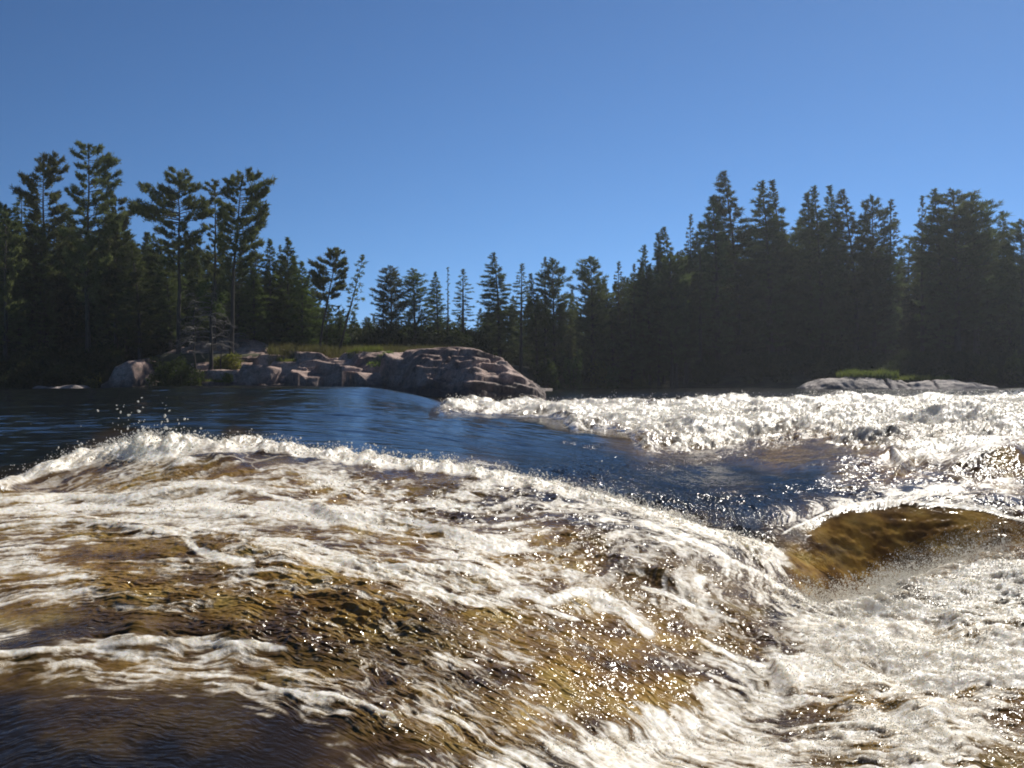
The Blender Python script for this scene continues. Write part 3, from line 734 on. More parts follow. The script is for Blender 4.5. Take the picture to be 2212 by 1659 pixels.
# ------------------------------------------------------------------ plants
def leaf_mat(name, c1, c2, transl=.25, scale=.6, rough=.8):
    m, nt, nd, lk = new_mat(name)
    out = N(nt, 'ShaderNodeOutputMaterial'); pb = N(nt, 'ShaderNodeBsdfPrincipled', i_Roughness=rough)
    pb.inputs['Specular IOR Level'].default_value = .15
    tc = N(nt, 'ShaderNodeTexCoord'); nz = N(nt, 'ShaderNodeTexNoise', i_Scale=scale, i_Detail=4, i_Roughness=.7); lk.new(tc.outputs['Object'], nz.inputs[0])
    oi = N(nt, 'ShaderNodeObjectInfo')
    rp = ramp(nt, [(.35, c1), (.65, c2)], nz.outputs[0])
    hs = N(nt, 'ShaderNodeHueSaturation'); mr = N(nt, 'ShaderNodeMapRange', i_3=.75, i_4=1.3); lk.new(oi.outputs['Random'], mr.inputs[0]); lk.new(mr.outputs[0], hs.inputs['Value'])
    mh = N(nt, 'ShaderNodeMapRange', i_3=.485, i_4=.515); lk.new(oi.outputs['Random'], mh.inputs[0]); lk.new(mh.outputs[0], hs.inputs['Hue'])
    lk.new(rp.outputs[0], hs.inputs['Color']); lk.new(hs.outputs[0], pb.inputs['Base Color'])
    tl = N(nt, 'ShaderNodeBsdfTranslucent'); lk.new(hs.outputs[0], tl.inputs[0])
    mx = N(nt, 'ShaderNodeMixShader', i_0=transl); lk.new(pb.outputs[0], mx.inputs[1]); lk.new(tl.outputs[0], mx.inputs[2]); lk.new(mx.outputs[0], out.inputs[0])
    return m
def bark_mat(name, c1, c2):
    m, nt, nd, lk = new_mat(name)
    out = N(nt, 'ShaderNodeOutputMaterial'); pb = N(nt, 'ShaderNodeBsdfPrincipled', i_Roughness=.9)
    tc = N(nt, 'ShaderNodeTexCoord'); nz = N(nt, 'ShaderNodeTexNoise', i_Scale=5, i_Detail=5); mp = N(nt, 'ShaderNodeMapping'); mp.inputs['Scale'].default_value = (3, 3, .5)
    lk.new(tc.outputs['Object'], mp.inputs[0]); lk.new(mp.outputs[0], nz.inputs[0])
    rp = ramp(nt, [(.35, c1), (.65, c2)], nz.outputs[0]); lk.new(rp.outputs[0], pb.inputs['Base Color']); lk.new(pb.outputs[0], out.inputs[0])
    return m
M_NEEDLE = leaf_mat('conifer_needles', (.050, .072, .028), (.14, .165, .055), .45)
M_PINE = leaf_mat('jack_pine_needles', (.060, .075, .028), (.15, .165, .060), .45)
M_LIGHTN = leaf_mat('young_pine_needles', (.060, .090, .020), (.14, .18, .042), .4)
M_BARK = bark_mat('dark_bark', (.035, .027, .022), (.075, .060, .050))
M_DEAD = bark_mat('weathered_wood', (.09, .082, .075), (.20, .185, .17))
M_BUSH = leaf_mat('bush_leaves', (.05, .085, .020), (.11, .15, .035), .4, 1.2)
M_YBUSH = leaf_mat('yellow_green_leaves', (.13, .14, .03), (.24, .23, .05), .45, 1.2)
M_GRASS = leaf_mat('meadow_grass', (.10, .085, .035), (.16, .16, .05), .4, .5)
M_TUFT = leaf_mat('fresh_grass', (.12, .17, .03), (.22, .26, .06), .45, .5)

def tube(path, rad, sides=6):
    path = np.asarray(path, float); n = len(path)
    d = np.gradient(path, axis=0); d /= np.linalg.norm(d, axis=1)[:, None]+1e-9
    ref = np.where(np.abs(d[:, 2:3]) > .8, [[1., 0, 0]], [[0, 0, 1.]])
    a = np.cross(d, ref); a /= np.linalg.norm(a, axis=1)[:, None]; b = np.cross(d, a)
    th = np.arange(sides)*2*np.pi/sides
    v = path[:, None]+rad[:, None, None]*(np.cos(th)[None, :, None]*a[:, None]+np.sin(th)[None, :, None]*b[:, None])
    i = np.arange(n*sides).reshape(n, sides)
    f = np.stack([i[:-1], np.roll(i, -1, 1)[:-1], np.roll(i, -1, 1)[1:], i[1:]], -1).reshape(-1, 4)
    return v.reshape(-1, 3), f
class Acc:
    def __init__(s): s.v = []; s.f = []; s.n = 0
    def add(s, v, f): s.v.append(v); s.f.append(np.asarray(f)+s.n); s.n += len(v)
    def mesh(s, name, mat, smooth=False):
        tri = [f for f in s.f if f.shape[1] == 3]; qd = [f for f in s.f if f.shape[1] == 4]
        fs = ([np.concatenate(tri)] if tri else [])+([np.concatenate(qd)] if qd else [])
        return mesh_np(name, np.concatenate(s.v), fs, mat, smooth)
def blades(P, D, L, Wd, k):
    """one thin triangle per point: base P, direction D, length L, width Wd"""
    r = k.normal(size=P.shape); s = np.cross(D, r); s /= np.linalg.norm(s, axis=1)[:, None]+1e-9
    v = np.stack([P-s*Wd[:, None]/2, P+s*Wd[:, None]/2, P+D*L[:, None]], 1).reshape(-1, 3)
    return v, np.arange(len(v)).reshape(-1, 3)
def unit(a): return a/(np.linalg.norm(a, axis=-1, keepdims=True)+1e-9)

def conifer(H, ext, cb, nbr, seed, lean=(0, 0), bend=0, up=.15, droop=.2, upturn=.0, tuft=.38, dens=1.0, wind=0, dead_low=10, hx=False, r0=None, gapf=.5, kink=.25, width=.075):
    """ext(t, side) -> branch reach in m at height fraction t; returns (trunk acc, crown acc)"""
    k = np.random.default_rng(seed); T = Acc(); Cn = Acc()
    ts = np.linspace(0, 1, 14)
    r0 = r0 or .011*H+.03
    wob = np.cumsum(k.normal(0, .02, 14))*kink*H*.12
    def tp(t):
        return np.stack([lean[0]*t*H+bend*H*t**2.5+np.interp(t, ts, wob), lean[1]*t*H+0*t, H*t], -1)
    v, f = tube(tp(ts), r0*(1-ts*.93), 7); T.add(v, f)
    tt = cb+(1-cb)*(np.arange(nbr)+k.random(nbr))/nbr
    az = np.arange(nbr)*2.39996+k.normal(0, .5, nbr)
    if hx: az = np.where(np.arange(nbr) % 2 == 0, 0, np.pi)+k.normal(0, .75, nbr)
    PT, DT, ST = [], [], []
    for t, a in zip(tt, az):
        cx, cyy = math.cos(a), math.sin(a)
        R = ext(t, cx)*(1-gapf*abs(math.sin(t*37+seed))*k.random())*(.65+.45*k.random())
        if hx: R = ext(t, cx)*(1.12-gapf*.9*k.random()**2)*(1 if k.random() > .15 else .4)
        if R < .12: R = .12
        n = 6; ss = np.linspace(0, 1, n)
        p0 = tp(np.array([t]))[0]
        upv = up+k.normal(0, .12)
        pz = R*(upv*ss-droop*ss**2+upturn*ss**3)
        side = k.normal(0, .12)*R*ss**1.5
        path = np.stack([p0[0]+cx*R*ss-cyy*side+wind*R*ss**1.5, p0[1]+cyy*R*ss+cx*side, p0[2]+pz], -1)
        rr = np.maximum(.006+.018*R*(1-ss), .007)
        v, f = tube(path, rr, 3); T.add(v, f)
        m_ = max(3, int(dens*9*R))
        s_ = .22+.78*k.random(m_)**(.45 if hx else .75)
        lat = k.normal(0, (.12 if hx else .16), m_)*R*np.sqrt(s_)*(1.15-s_*.5)
        c = np.stack([np.interp(s_, ss, path[:, j]) for j in range(3)], -1)
        c[:, 0] += -cyy*lat; c[:, 1] += cx*lat; c[:, 2] += k.normal(0, .05, m_)*R*.7+.04
        PT.append(c); dv = path[-1]-path[-2]; dv = dv/np.linalg.norm(dv)
        DT.append(np.repeat((dv*[1, 1, 1]+[0, 0, .35+upturn*.4])[None], m_, 0)); ST.append(np.full(m_, min(1, .6+R*.25)))
    PT = np.concatenate(PT); DT = np.concatenate(DT); ST = np.concatenate(ST)
    # leader
    nl = int(10*dens)+4; tl_ = 1-k.random(nl)*.06; PT = np.concatenate([PT, tp(tl_)]); DT = np.concatenate([DT, np.tile([bend*1.2, 0, 1.2], (nl, 1))]); ST = np.concatenate([ST, np.full(nl, .6)])
    K = 7
    Pn = np.repeat(PT, K, 0)+k.normal(0, .07, (len(PT)*K, 3))*np.repeat(ST, K)[:, None]; Dn = unit(unit(np.repeat(DT, K, 0))+k.normal(0, .62, (len(PT)*K, 3)))
    L = tuft*np.repeat(ST, K)*(.6+.7*k.random(len(Pn)))
    v, f = blades(Pn, Dn, L, np.full(len(Pn), width)*(.7+.6*k.random(len(Pn))), k); Cn.add(v, f)
    # bare dead stubs low on the stem
    for i in range(dead_low):
        t = .12+(cb-.05)*k.random(); a = k.random()*6.28; R = (.5+1.3*k.random())*H/18
        ss = np.linspace(0, 1, 4); p0 = tp(np.array([t]))[0]
        path = np.stack([p0[0]+math.cos(a)*R*ss, p0[1]+math.sin(a)*R*ss, p0[2]+R*(.1*ss-.3*ss**2)], -1)
        v, f = tube(path, .02*(1-ss)+.006, 3); T.add(v, f)
    return T, Cn

def ext_fn(tab):
    """tab: list of (t, left reach, right reach) in m"""
    t = [a[0] for a in tab]; l = [a[1] for a in tab]; r = [a[2] for a in tab]
    def f(x, side):
        L = np.interp(x, t, l); R = np.interp(x, t, r); c = abs(side); o = min(L, R)*.5+max(L, R)*.3
        w = c**1.0
        return (R if side > 0 else L)*w+o*(1-w)
    return f
PROTO = {}
def proto(key, T, Cn, leaf, H, bark=None):
    PROTO[key] = (T.mesh(key+'_trunk', bark or M_BARK, True), Cn.mesh(key+'_crown', leaf) if Cn else None, H)
# generic stock, all 20 m tall
for i in range(4):   # narrow wind-combed spires
    w = [2.1, 2.5, 1.9, 2.7][i]
    e = ext_fn([(.1, w*.8, w*.8), (.3, w*1.15, w*1.05), (.6, w*1.0, w*.85), (.8, w*.72, w*.5), (.93, w*.36, w*.2), (1, .15, .1)])
    proto('spire%d' % i, *conifer(20, e, .10, 210, 300+i, bend=-.02-.015*i, up=.30, droop=.38, upturn=.18, dens=1.25, wind=-.12, tuft=.42), M_NEEDLE, 20)
for i in range(4):   # broader pines with rounded tops
    w = [3.0, 3.5, 2.8, 3.3][i]
    e = ext_fn([(.25, w*.6, w*.7), (.5, w, w*1.1), (.7, w*1.05, w*.95), (.85, w*.75, w*.85), (.95, w*.45, w*.4), (1, .3, .3)])
    proto('pine%d' % i, *conifer(20, e, .20, 170, 320+i, bend=-.015, up=.38, droop=.30, upturn=.3, dens=1.15, wind=-.06, tuft=.42, gapf=.7), M_PINE if i % 2 else M_NEEDLE, 20)
for i in range(2):   # thin, open trees
    w = [1.5, 1.9][i]
    e = ext_fn([(.35, w, w), (.6, w*1.1, w), (.85, w*.55, w*.6), (1, .15, .15)])
    proto('thin%d' % i, *conifer(20, e, .40, 80, 340+i, up=.25, droop=.35, upturn=.2, dens=1.1, tuft=.36, gapf=.7), M_PINE, 20)
for i in range(2):   # young, light green, foliage to the ground
    w = [2.4, 2.8][i]
    e = ext_fn([(.04, w*1.1, w*1.1), (.3, w*1.1, w), (.6, w*.75, w*.75), (.85, w*.35, w*.35), (1, .12, .12)])
    proto('young%d' % i, *conifer(14, e, .05, 170, 350+i, up=.22, droop=.25, upturn=.12, dens=1.25, tuft=.4, dead_low=0), M_LIGHTN, 14)
T_, C_ = conifer(14, ext_fn([(.3, .5, .5), (1, .1, .1)]), .3, 40, 360, up=.1, droop=.3, dens=.5, tuft=.25)
proto('spar', T_, C_, M_NEEDLE, 14)
print('protos', time.time()-T0)
def add_tree(key, u, vtop, Y, label, group=None, name='pine_tree', sx=1.0, rot=None, cat='tree', vfoot=None):
    tm, cm, H0 = PROTO[key]; x = (u-512)/F*Y; z = top_z(x, Y)-.1
    H = (HV-vtop)/F*Y-z; s_ = H/H0
    e = bpy.data.objects.new(name, None); COL.objects.link(e); e.location = (x, Y, z)
    e.scale = (s_*sx, s_*sx, s_); e.rotation_euler = (0, 0, (random.uniform(-.6, .6) if rot is None else rot))
    e.empty_display_size = .5
    tag(e, label, cat, group)
    obj('trunk', tm, e)
    if cm: obj('crown', cm, e)
    return e
def hero(key, u, vtop, Y, tab, cb, nbr, seed, label, leaf=None, name='pine_tree', group=None, foot=None, **kw):
    """tab rows: (row v, left px, right px)"""
    x = (u-512)/F*Y; fx = ((foot if foot is not None else u)-512)/F*Y
    z = top_z(fx, Y)-.1
    H = (HV-vtop)/F*Y-z; px = Y/F
    tb = sorted([(((HV-v)*px-z)/H, l*px, r*px) for v, l, r in tab])
    T, Cn = conifer(H, ext_fn(tb), cb, nbr, seed, lean=((x-fx)/H, 0), **kw)
    proto(key, T, Cn, leaf or M_PINE, H)
    e = bpy.data.objects.new(name, None); COL.objects.link(e); e.location = (fx, Y, z); tag(e, label, 'tree', group)
    obj('trunk', PROTO[key][0], e); obj('crown', PROTO[key][1], e)
    return e
JP = dict(up=.30, droop=.55, upturn=.60, dens=2.3, gapf=.75, kink=1.2, tuft=.29, hx=True)
hero('ha', 88, 145, 66, [(145, 12, 12), (160, 14, 17), (180, 14, 32), (200, 16, 24), (215, 20, 34), (240, 22, 30), (280, 22, 24), (320, 14, 14)], .30, 120, 401, 'tallest jack pine of the left bank, shaggy layered crown above the forest', **JP)
hero('hb', 47, 160, 68, [(160, 12, 14), (175, 25, 20), (200, 27, 18), (225, 18, 20), (260, 22, 24), (320, 14, 14)], .30, 115, 402, 'fork-topped jack pine just left of the tallest pine, broad flat crown', bend=0, **JP)
hero('hc', 178, 173, 64, [(174, 18, 7), (186, 14, 14), (196, 24, 24), (206, 34, 26), (222, 44, 30), (234, 20, 26), (255, 18, 20), (285, 8, 10)], .42, 105, 403, 'spreading jack pine with a wide ragged crown, left of the leaning one', **JP)
hero('hd', 214, 181, 66, [(182, 8, 8), (200, 14, 12), (225, 12, 10), (260, 12, 12), (285, 6, 6)], .42, 60, 404, 'slender thin-crowned pine between the two spreading jack pines', **JP)
hero('he', 241, 176, 62, [(176, 8, 12), (188, 14, 30), (205, 20, 26), (225, 18, 28), (245, 18, 26), (262, 10, 24), (280, 4, 14)], .46, 110, 405, 'tall open jack pine leaning right above the rocks, bare dark trunk', foot=229, **JP)
hero('hf', 337, 250, 66, [(250, 8, 9), (262, 14, 14), (276, 22, 12), (292, 16, 14), (310, 8, 6)], .5, 60, 406, 'small pine with a tufted crown leaning right over the meadow', foot=318, name='pine_tree', **JP)
hero('hg', 363, 256, 65, [(256, 3, 12), (264, 10, 7), (275, 4, 12), (288, 10, 10), (305, 3, 16), (320, 3, 10)], .40, 34, 407, 'sparse crooked pine with nearly bare arching branches, leaning right', foot=338, up=.5, droop=.75, upturn=.25, dens=.9, gapf=.7, kink=1.0, tuft=.3)
hero('hh', 8, 205, 64, [(205, 6, 8), (225, 16, 14), (260, 22, 20), (320, 14, 14)], .2, 90, 408, 'bushy pine at the far left edge of the forest', **JP)
hero('hi', 22, 192, 70, [(192, 5, 6), (215, 10, 10), (260, 14, 14), (320, 10, 10)], .2, 90, 409, 'pointed dark spruce second from the left edge', M_NEEDLE, name='spruce_tree', up=.2, droop=.4, upturn=.1, dens=1.3, kink=.2)
hero('hj', 116, 196, 68, [(196, 6, 8), (215, 12, 18), (240, 16, 20), (300, 14, 14)], .25, 90, 410, 'lower pine tucked right beside the tallest jack pine', **JP)
# trees around the river bend
L = [('pine1', 392, 266, 78, 1.45, 'dark pine with a double top, first of the pair behind the outcrop'), ('thin1', 383, 292, 77, 1.62, 'small side pine with a slanting top, left of the double-topped pine'),
     ('pine2', 415, 269, 78, 1.54, 'dark pine with a rounded top, second of the pair behind the outcrop'), ('spire0', 438, 272, 80, 1.37, 'slim dense conifer just left of the bare spar'),
     ('spar', 448, 267, 80, 1.12, 'bare needleless spar standing between two slim pines'), ('thin0', 463, 269, 80, 1.96, 'airy layered pine just right of the bare spar'),
     ('spire1', 500, 253, 84, 1.45, 'tall dense conifer standing in the middle of the far bank'), ('thin1', 521, 264, 84, 1.52, 'open pine right beside the tall middle conifer'),
     ('spire2', 537, 274, 88, 1.37, 'small conifer with a blunt tip in the middle of the far bank'), ('thin0', 545, 257, 90, 1.22, 'needle-thin spire, left one of a close pair at the bend'), ('pine0', 554, 259, 88, 1.22, 'broad-shouldered pine, right one of the close pair at the bend'),
     ('pine3', 592, 257, 95, 1.15, 'star-topped pine standing alone above the low trees at the bend'), ('spire3', 606, 277, 98, 1.15, 'short blunt conifer right of the star-topped pine'),
     ('thin1', 618, 262, 98, 1.07, 'thin pine left of a staircase of spires'), ('thin0', 634, 264, 100, 1.15, 'narrow spire first of the rising staircase'), ('spire0', 644, 262, 100, 0.75, 'very narrow spire second of the rising staircase'),
     ('spire1', 650, 246, 100, 1.00, 'plump spire third of the rising staircase'), ('spire2', 664, 234, 102, 0.94, 'slender spire fourth of the rising staircase'), ('spire3', 675, 228, 102, 1.06, 'full spire fifth of the rising staircase'),
     ('thin1', 690, 215, 104, 0.81, 'thin spiky conifer before the tall right-hand grove'), ('thin0', 700, 222, 105, 1.00, 'leafy side pine in front of the first tall grove conifer'),
     ('spire0', 718, 196, 106, 1.25, 'tall dense conifer left of the tallest wind-bent one'), ('spire3', 739, 173, 107, 1.25, 'tallest wind-bent conifer of the right bank, tip pointing left'),
     ('spire1', 771, 182, 107, 1.19, 'blunt twin-topped conifer, left top, right of the tallest one'), ('spire2', 783, 181, 108, 1.19, 'slim twin-topped conifer, right top, right of the tallest one'),
     ('spire0', 812, 193, 108, 1.12, 'dark spire at the left of the many-topped cluster'), ('spire1', 822, 187, 107, 1.06, 'second spire of the many-topped cluster'), ('spire2', 838, 187, 108, 1.06, 'third and slimmest spire of the many-topped cluster'),
     ('spire3', 857, 190, 107, 1.19, 'conifer with a left-bent tip at the right of the many-topped cluster'), ('pine0', 874, 197, 107, 1.06, 'full rounded pine right of the left-bent tip'), ('thin1', 890, 200, 108, 1.19, 'pine with bristling side twigs before the notch in the skyline'),
     ('thin0', 922, 196, 108, 1.00, 'thin spire rising just right of the skyline notch'), ('spire1', 942, 190, 107, 1.06, 'left-bent spire leaning out of the big rounded crown'), ('pine1', 958, 190, 106, 1.56, 'great round-topped pine, bulkiest crown on the right bank'),
     ('pine2', 976, 194, 107, 1.50, 'wide pine merging with the right side of the great round top'), ('spire2', 1010, 212, 107, 1.00, 'pointed conifer near the right edge of the forest'), ('pine3', 1022, 220, 106, 1.12, 'pine at the right edge of the forest'),
     ('young0', 270, 240, 70, 1.12, 'mid-green conifer right behind the leaning jack pine'), ('young1', 288, 238, 72, 1.12, 'pale green pointed conifer beside the meadow'), ('young0', 302, 262, 70, 1.26, 'broad light green young conifer at the meadow edge'),
     ('thin0', 280, 245, 74, 1.26, 'thin spire peeping over the light green conifers'), ('young1', 254, 268, 68, 1.26, 'young green conifer in the shade right of the leaning trunk'), ('spire3', 140, 232, 66, 1.26, 'dark conifer filling the dip left of the spreading jack pine')]
for (k_, u, vt_, Y, sx, lab) in L:
    Y = Y+11*float(sstep(680, 790, u))
    add_tree(k_, u, vt_, Y, lab, name='spruce_tree' if k_.startswith('spire') else 'dead_tree' if k_ == 'spar' else 'pine_tree', sx=sx, rot=random.uniform(-.25, .25))
SKY = [(-60, 200), (0, 205), (30, 205), (60, 205), (100, 208), (130, 225), (160, 232), (190, 232), (230, 240), (265, 244), (300, 258), (320, 292), (345, 308), (380, 316), (430, 316), (475, 312), (500, 292), (560, 286), (600, 284),
       (640, 269), (680, 247), (700, 232), (740, 225), (780, 215), (830, 220), (880, 225), (905, 238), (940, 222), (990, 222), (1010, 240), (1100, 240)]
def fill(n, u0, u1, ya, yb, kinds, label, group, dv=(4, 50), sxr=(.8, 1.15)):
    for i in range(n):
        u = u0+(u1-u0)*(i+random.random())/n
        Y = random.uniform(ya, yb)
        v = np.interp(u, *su(SKY))+random.uniform(*dv)
        kx = random.choice(kinds)
        add_tree(kx, u, v, Y, label, group, rot=random.uniform(-3.1, 3.1), name='spruce_tree' if kx.startswith('spire') else 'pine_tree', sx=random.uniform(*sxr))
SP4 = ['spire0', 'spire1', 'spire2', 'spire3', 'pine0', 'pine2']
fill(50, -60, 262, 66, 82, SP4, 'dark conifer in the crowded forest behind the left bank', 'crowded conifers behind the left bank', (0, 32), (1.0, 1.4))
fill(12, 262, 340, 72, 86, ['young0', 'young1', 'pine1', 'thin0'], 'green conifer crowded behind the meadow beside the outcrop', 'crowded conifers behind the meadow', (2, 34), (1.1, 1.5))
fill(26, 335, 500, 84, 100, ['young0', 'young1', 'pine0', 'pine2'], 'low conifer in the far thicket behind the outcrop', 'low conifers in the far thicket', (0, 16), (1.2, 1.7))
fill(52, 490, 690, 96, 122, SP4, 'conifer in the dense wood at the river bend', 'conifers in the wood at the bend', (2, 32), (1.0, 1.4))
fill(58, 680, 1090, 118, 136, SP4, 'shaded conifer in the crowded forest behind the right bank', 'crowded conifers behind the right bank', (0, 34), (1.1, 1.5))
# ------------------------------------------------------------------ undergrowth, bushes, grass
def leaf_cloud(n, cx, cy, cz, rx, ry, rz, size, k, upw=.4, shell=.5):
    d = unit(k.normal(size=(n, 3))); r = (shell+(1-shell)*k.random(n))**.6
    P = d*r[:, None]*[rx, ry, rz]+[cx, cy, cz]
    lump = 1+.25*np.sin(d[:, 0]*5+cx)*np.cos(d[:, 2]*6+cy)
    P = (P-[cx, cy, cz])*lump[:, None]+[cx, cy, cz]
    D = unit(k.normal(size=(n, 3))+[0, 0, upw])
    return blades(P, D, size*(.6+.8*k.random(n)), size*.45*np.ones(n), k)
def undergrowth(name, u0, u1, n, hmin, hmax, mat, label, seed, doff=(1.0, 9.0), size=.35):
    k = np.random.default_rng(seed); A_ = Acc()
    for i in range(n):
        u = u0+(u1-u0)*(i+k.random())/n; d = k.uniform(*doff)
        Y = float(np.interp(u, US, YS))+d; x = (u-512)/F*Y; z = top_z(x, Y)
        h = k.uniform(hmin, hmax)*(.6+.4*min(1, d/4)); r = h*k.uniform(.6, 1.0)
        v, f = leaf_cloud(int(260*max(1, h*.8)), x, Y, z+h*.45, r, r*.8, h*.6, size, k)
        A_.add(v, f)
    o = obj(name, A_.mesh(name, mat)); tag(o, label, kind='stuff'); return o
M_UNDER = leaf_mat('shade_leaves', (.022, .034, .012), (.060, .070, .022), .3, .9)
undergrowth('undergrowth', -80, 112, 150, .6, 2.0, M_UNDER, 'dark brush along the foot of the left forest', 501, (.5, 7))
undergrowth('undergrowth', 112, 270, 90, 1.0, 2.6, M_UNDER, 'dark brush at the forest edge behind the outcrop', 502, (9, 16))
undergrowth('undergrowth', 270, 560, 190, .8, 2.8, M_UNDER, 'low brush beneath the trees at the back of the meadow', 503, (14, 28))
undergrowth('undergrowth', 540, 1080, 330, .8, 2.6, M_UNDER, 'shaded brush beneath the right-hand forest', 504, (2.5, 22), .42)
undergrowth('thicket', -90, 280, 90, 3.0, 6.5, M_UNDER, 'dark tangled thicket between the trunks of the left forest', 506, (12, 24), .5)
undergrowth('thicket', 330, 700, 110, 1.5, 3.0, M_UNDER, 'dark tangled thicket between the trunks at the bend', 507, (22, 36), .5)
undergrowth('thicket', 640, 1100, 120, 4.0, 8.0, M_UNDER, 'dark tangled thicket between the trunks of the right-hand forest', 508, (24, 40), .6)
undergrowth('undergrowth', 560, 640, 26, 1.2, 2.2, M_BUSH, 'lighter green brush on the bank at the bend', 505, (2, 6))
def bush(u, vb, vt0, half, Y, mat, label, seed, n=1500, size=.22, name='bush'):
    k = np.random.default_rng(seed); x = (u-512)/F*Y; z = top_z(x, Y)-.05
    h = (HV-vt0)/F*Y-z; r = half/F*Y
    e = bpy.data.objects.new(name, None); COL.objects.link(e); e.location = (x, Y, z); tag(e, label, 'bush')
    A_ = Acc(); S = Acc()
    for j in range(7):
        ox = r*k.uniform(-.65, .65); oy = r*k.uniform(-.4, .4); hh = h*k.uniform(.65, 1.0)
        v, f = leaf_cloud(n//7, ox, oy, hh*.52, r*.5, r*.4, hh*.52, size, k); A_.add(v, f)
        ss = np.linspace(0, 1, 5)
        v, f = tube(np.stack([ox*.3+ox*.7*ss, oy*ss, hh*.8*ss], -1), .03*(1-ss)+.008, 4); S.add(v, f)
    obj('stems', S.mesh('bush_stems', M_BARK), e); obj('leaves', A_.mesh('bush_leaves', mat), e)
    return e
bush(176, 386, 357, 27, 58.0, M_BUSH, 'large dark green bush on the rocks left of the gnarled little tree', 511, 5200, .2)
bush(227, 371, 354, 15, 61.5, M_YBUSH, 'yellow-green bush just right of the gnarled little tree', 512, 1800, .2)
bush(155, 360, 354, 7, 61.5, M_YBUSH, 'small yellowish bush at the top of the leftmost slab', 513, 500, .18)
bush(196, 382, 375, 5, 57.5, M_YBUSH, 'small yellow-green bush low on the rock by the big bush', 514, 350, .16)
bush(229, 383, 373, 8, 57.8, M_YBUSH, 'low yellow-green bush beside the shore in front of the gnarled tree', 515, 450, .16)
bush(93, 386, 375, 8, 59.5, M_YBUSH, 'olive bush at the waterline by the rounded boulder', 516, 500, .18)
bush(985, 378, 358, 13, 98, M_BUSH, 'pale green bush standing behind the flat slab on the right shore', 517, 900, .35)
bush(1018, 378, 352, 14, 99, M_BUSH, 'tall green bush at the right edge of the shore', 518, 1100, .35)
bush(573, 386, 352, 10, 88, M_BUSH, 'leafy green bush on the bank at the bend, behind the domed rock', 519, 900, .3)
bush(545, 386, 362, 12, 84, M_BUSH, 'low leafy bush just behind the end of the domed rock', 520, 900, .3)
bush(345, 350, 338, 8, 76, M_BUSH, 'small leafy bush at the back edge of the meadow', 521, 500, .25)

for (u, Y, vt0, hf, mt, lab, sd_) in [(598, 92, 358, 9, M_YBUSH, 'yellowish leafy shrub on the bank under the star-topped pine', 561), (612, 95, 364, 7, M_BUSH, 'small green shrub right of the yellowish bank shrub', 562),
        (655, 102, 350, 9, M_YBUSH, 'pale shrub low in the dark wood at the bend', 563), (760, 108, 362, 10, M_BUSH, 'green shrub at the foot of the right-hand forest left of the slabs', 564),
        (706, 104, 366, 8, M_BUSH, 'small shrub in shade above the far white water', 565), (640, 99, 376, 8, M_YBUSH, 'low yellow-green shrub at the waterline of the bend', 566)]:
    bush(u, 380, vt0, hf, Y, mt, lab, sd_, 700, .32)
def grass(name, pts_fn, n, h0, h1, mat, label, seed, wd=.045, zfix=None):
    k = np.random.default_rng(seed); P = []
    while len(P) < n:
        x, y = pts_fn(k)
        P.append((x, y, (top_z(x, y) if zfix is None else zfix)-.03))
    P = np.array(P); h = (h0+(h1-h0)*k.random(n))*(.7+.5*np.clip(fbm(P[:, 0]*.8, P[:, 1]*.8, 2, seed)+.4, 0, 1))
    D = unit(np.stack([k.normal(0, .22, n)-.05, k.normal(0, .22, n), np.ones(n)], -1))
    v, f = blades(P, D, h, wd*(.6+.8*k.random(n)), k)
    o = obj(name, mesh_np(name, v, f, mat)); return o
def rect(u0, u1, y0, y1):
    def f(k):
        y = k.uniform(y0, y1); u = k.uniform(u0, u1); return (u-512)/F*y, y
    return f
def spot(u, y, rx, ry):
    def f(k):
        a = k.random()*6.28; r = math.sqrt(k.random()); return (u-512)/F*y+rx*r*math.cos(a), y+ry*r*math.sin(a)
    return f
tag(grass('meadow_grass', rect(268, 452, 61.5, 80), 30000, .35, .95, M_GRASS, '', 531), 'brownish green grass of the meadow behind the granite', kind='stuff')
tag(grass('shore_grass', rect(548, 660, 84, 101), 9000, .3, .8, M_GRASS, '', 532, .06), 'dull brown grass along the bank at the bend', kind='stuff')
tag(grass('shore_grass', rect(-40, 110, 59.5, 63), 6000, .3, .9, M_UNDER, '', 533), 'dark grass at the foot of the left forest', kind='stuff')
for (u, y, rx, ry, n, h0, h1, lab, sd_) in [(365, 59.2, 1.3, .9, 900, .25, .6, 'bright green grass tuft in the hollow of the granite steps', 541), (380, 56.5, .9, .6, 500, .15, .4, 'thin green grass strip below the cracked pale block', 542),
        (286, 60.4, .8, .4, 400, .2, .45, 'small yellow grass tuft on the slab behind the dark step', 543), (868, 92.5, 3.4, 1.6, 2600, .5, 1.2, 'bright green grass clump on top of the low right-shore slab', 544),
        (853, 91.5, 1.3, .7, 900, .4, 1.0, 'lower left lobe of bright grass on the right-shore slab', 545), (918, 94, 4.0, 1.2, 900, .3, .8, 'dark green grass strip behind the crack in the right-shore slabs', 546),
        (216, 58.2, .8, .4, 350, .15, .35, 'short grass patch at the foot of the gnarled little tree', 547)]:
    o = grass('grass_tuft', spot(u, y, rx, ry), n, h0, h1, M_TUFT, '', sd_, .05 if y < 80 else .10, None if y < 80 else (-.12 if sd_ == 544 else -.3)); tag(o, lab, 'grass')

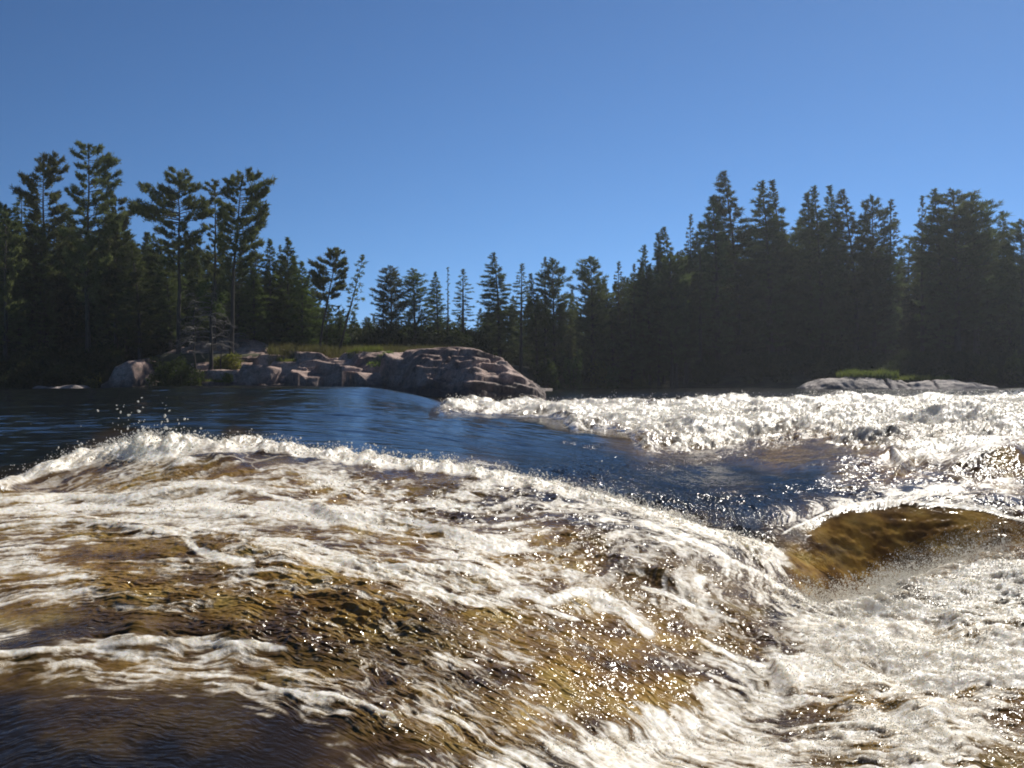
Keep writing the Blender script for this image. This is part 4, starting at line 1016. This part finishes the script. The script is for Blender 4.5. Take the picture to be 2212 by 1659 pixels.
# bare little trees on the outcrop
def bare_tree(u, vfoot_Y, vtop, label, seed, r0, spread, nb, leafy=None, lean=0, name='bare_tree'):
    Y = vfoot_Y; k = np.random.default_rng(seed); x = (u-512)/F*Y; z = top_z(x, Y)-.1; H = (HV-vtop)/F*Y-z
    e = bpy.data.objects.new(name, None); COL.objects.link(e); e.location = (x, Y, z); tag(e, label, 'tree')
    T = Acc(); Br = Acc(); Lf = Acc()
    ts = np.linspace(0, 1, 12); wob = np.cumsum(k.normal(0, .05, 12)); tr = np.stack([lean*H*ts+wob, 0*ts, H*ts], -1)
    v, f = tube(tr, r0*(1-.9*ts), 7); T.add(v, f); tips = []
    for i in range(nb):
        t = k.uniform(.28, .98); a = k.random()*6.28; R = spread*(1.05-t*.7)*k.uniform(.5, 1)
        ss = np.linspace(0, 1, 6); p0 = np.array([np.interp(t, ts, tr[:, j]) for j in range(3)])
        pa = np.stack([p0[0]+math.cos(a)*R*ss+k.normal(0, .08)*ss, p0[1]+math.sin(a)*R*ss, p0[2]+R*(.35*ss-.65*ss**2)+k.normal(0, .06, 6).cumsum()*.4], -1)
        v, f = tube(pa, .028*(1-ss)+.007, 3); Br.add(v, f)
        for j in range(7):
            s_ = k.uniform(.3, 1); q0 = np.array([np.interp(s_, ss, pa[:, c]) for c in range(3)]); dd = unit(np.array([math.cos(a), math.sin(a), -.1])+k.normal(0, .6, 3))
            l = R*.38*k.uniform(.4, 1); v, f = tube(np.stack([q0, q0+dd*l*.5+[0, 0, -.02], q0+dd*l+[0, 0, -.1*l]]), np.array([.012, .009, .005]), 3); Br.add(v, f); tips.append(q0+dd*l)
    obj('trunk', T.mesh('bare_trunk', M_BARK, True), e); obj('branches', Br.mesh('bare_branches', M_DEAD), e)
    if leafy:
        (lx, lz, n, mat) = leafy; L_ = Acc()
        for j in range(10):
            v, f = leaf_cloud(n//10, lx+k.normal(0, .75), k.normal(0, .4), lz+k.normal(0, .65), .45, .4, .4, .16, k, shell=0); L_.add(v, f)
        obj('leaves', L_.mesh('sparse_leaves', mat), e)
    return e
bare_tree(211, 59.0, 286, 'gnarled little tree with a thick dark trunk on the rocks and leafless grey twigs', 551, .17, 3.0, 42, (.2, 4.9, 1800, M_BUSH))
bare_tree(194, 60.0, 290, 'thin leafless tree just left of the gnarled little tree', 552, .10, 2.3, 30)
bare_tree(222, 60.5, 312, 'very thin leafless sapling right of the gnarled little tree', 553, .05, 1.5, 16, lean=.02)
bare_tree(236, 66.5, 327, 'low grey dead shrub sprawling over the upper dome', 554, .05, 1.7, 26, name='dead_shrub')
bare_tree(240, 66, 332, 'flattened grey dead branches lying on the upper dome', 555, .05, 1.9, 22, name='dead_shrub')
# ------------------------------------------------------------------ thin mist of the rapids
bx0, bx1, by0, by1, bz0, bz1 = -5900, 5900, -40, 1700, -45, 60
hv = [(x, y, z) for z in (bz0, bz1) for y in (by0, by1) for x in (bx0, bx1)]
hf = [(0, 2, 3, 1), (4, 5, 7, 6), (0, 1, 5, 4), (2, 6, 7, 3), (0, 4, 6, 2), (1, 3, 7, 5)]
m = bpy.data.materials.new('haze_air'); m.use_nodes = True; nt = m.node_tree; nt.nodes.clear()
out = N(nt, 'ShaderNodeOutputMaterial'); pvn = N(nt, 'ShaderNodeVolumePrincipled'); pvn.inputs['Density'].default_value = .00032; pvn.inputs['Color'].default_value = (.85, .9, 1, 1); pvn.inputs['Anisotropy'].default_value = .4
nt.links.new(pvn.outputs[0], out.inputs['Volume'])
hz = obj('haze', mesh_np('haze', hv, np.array(hf), m)); tag(hz, 'faint bluish haze hanging over the river and trees', kind='stuff')
print('done', time.time()-T0)
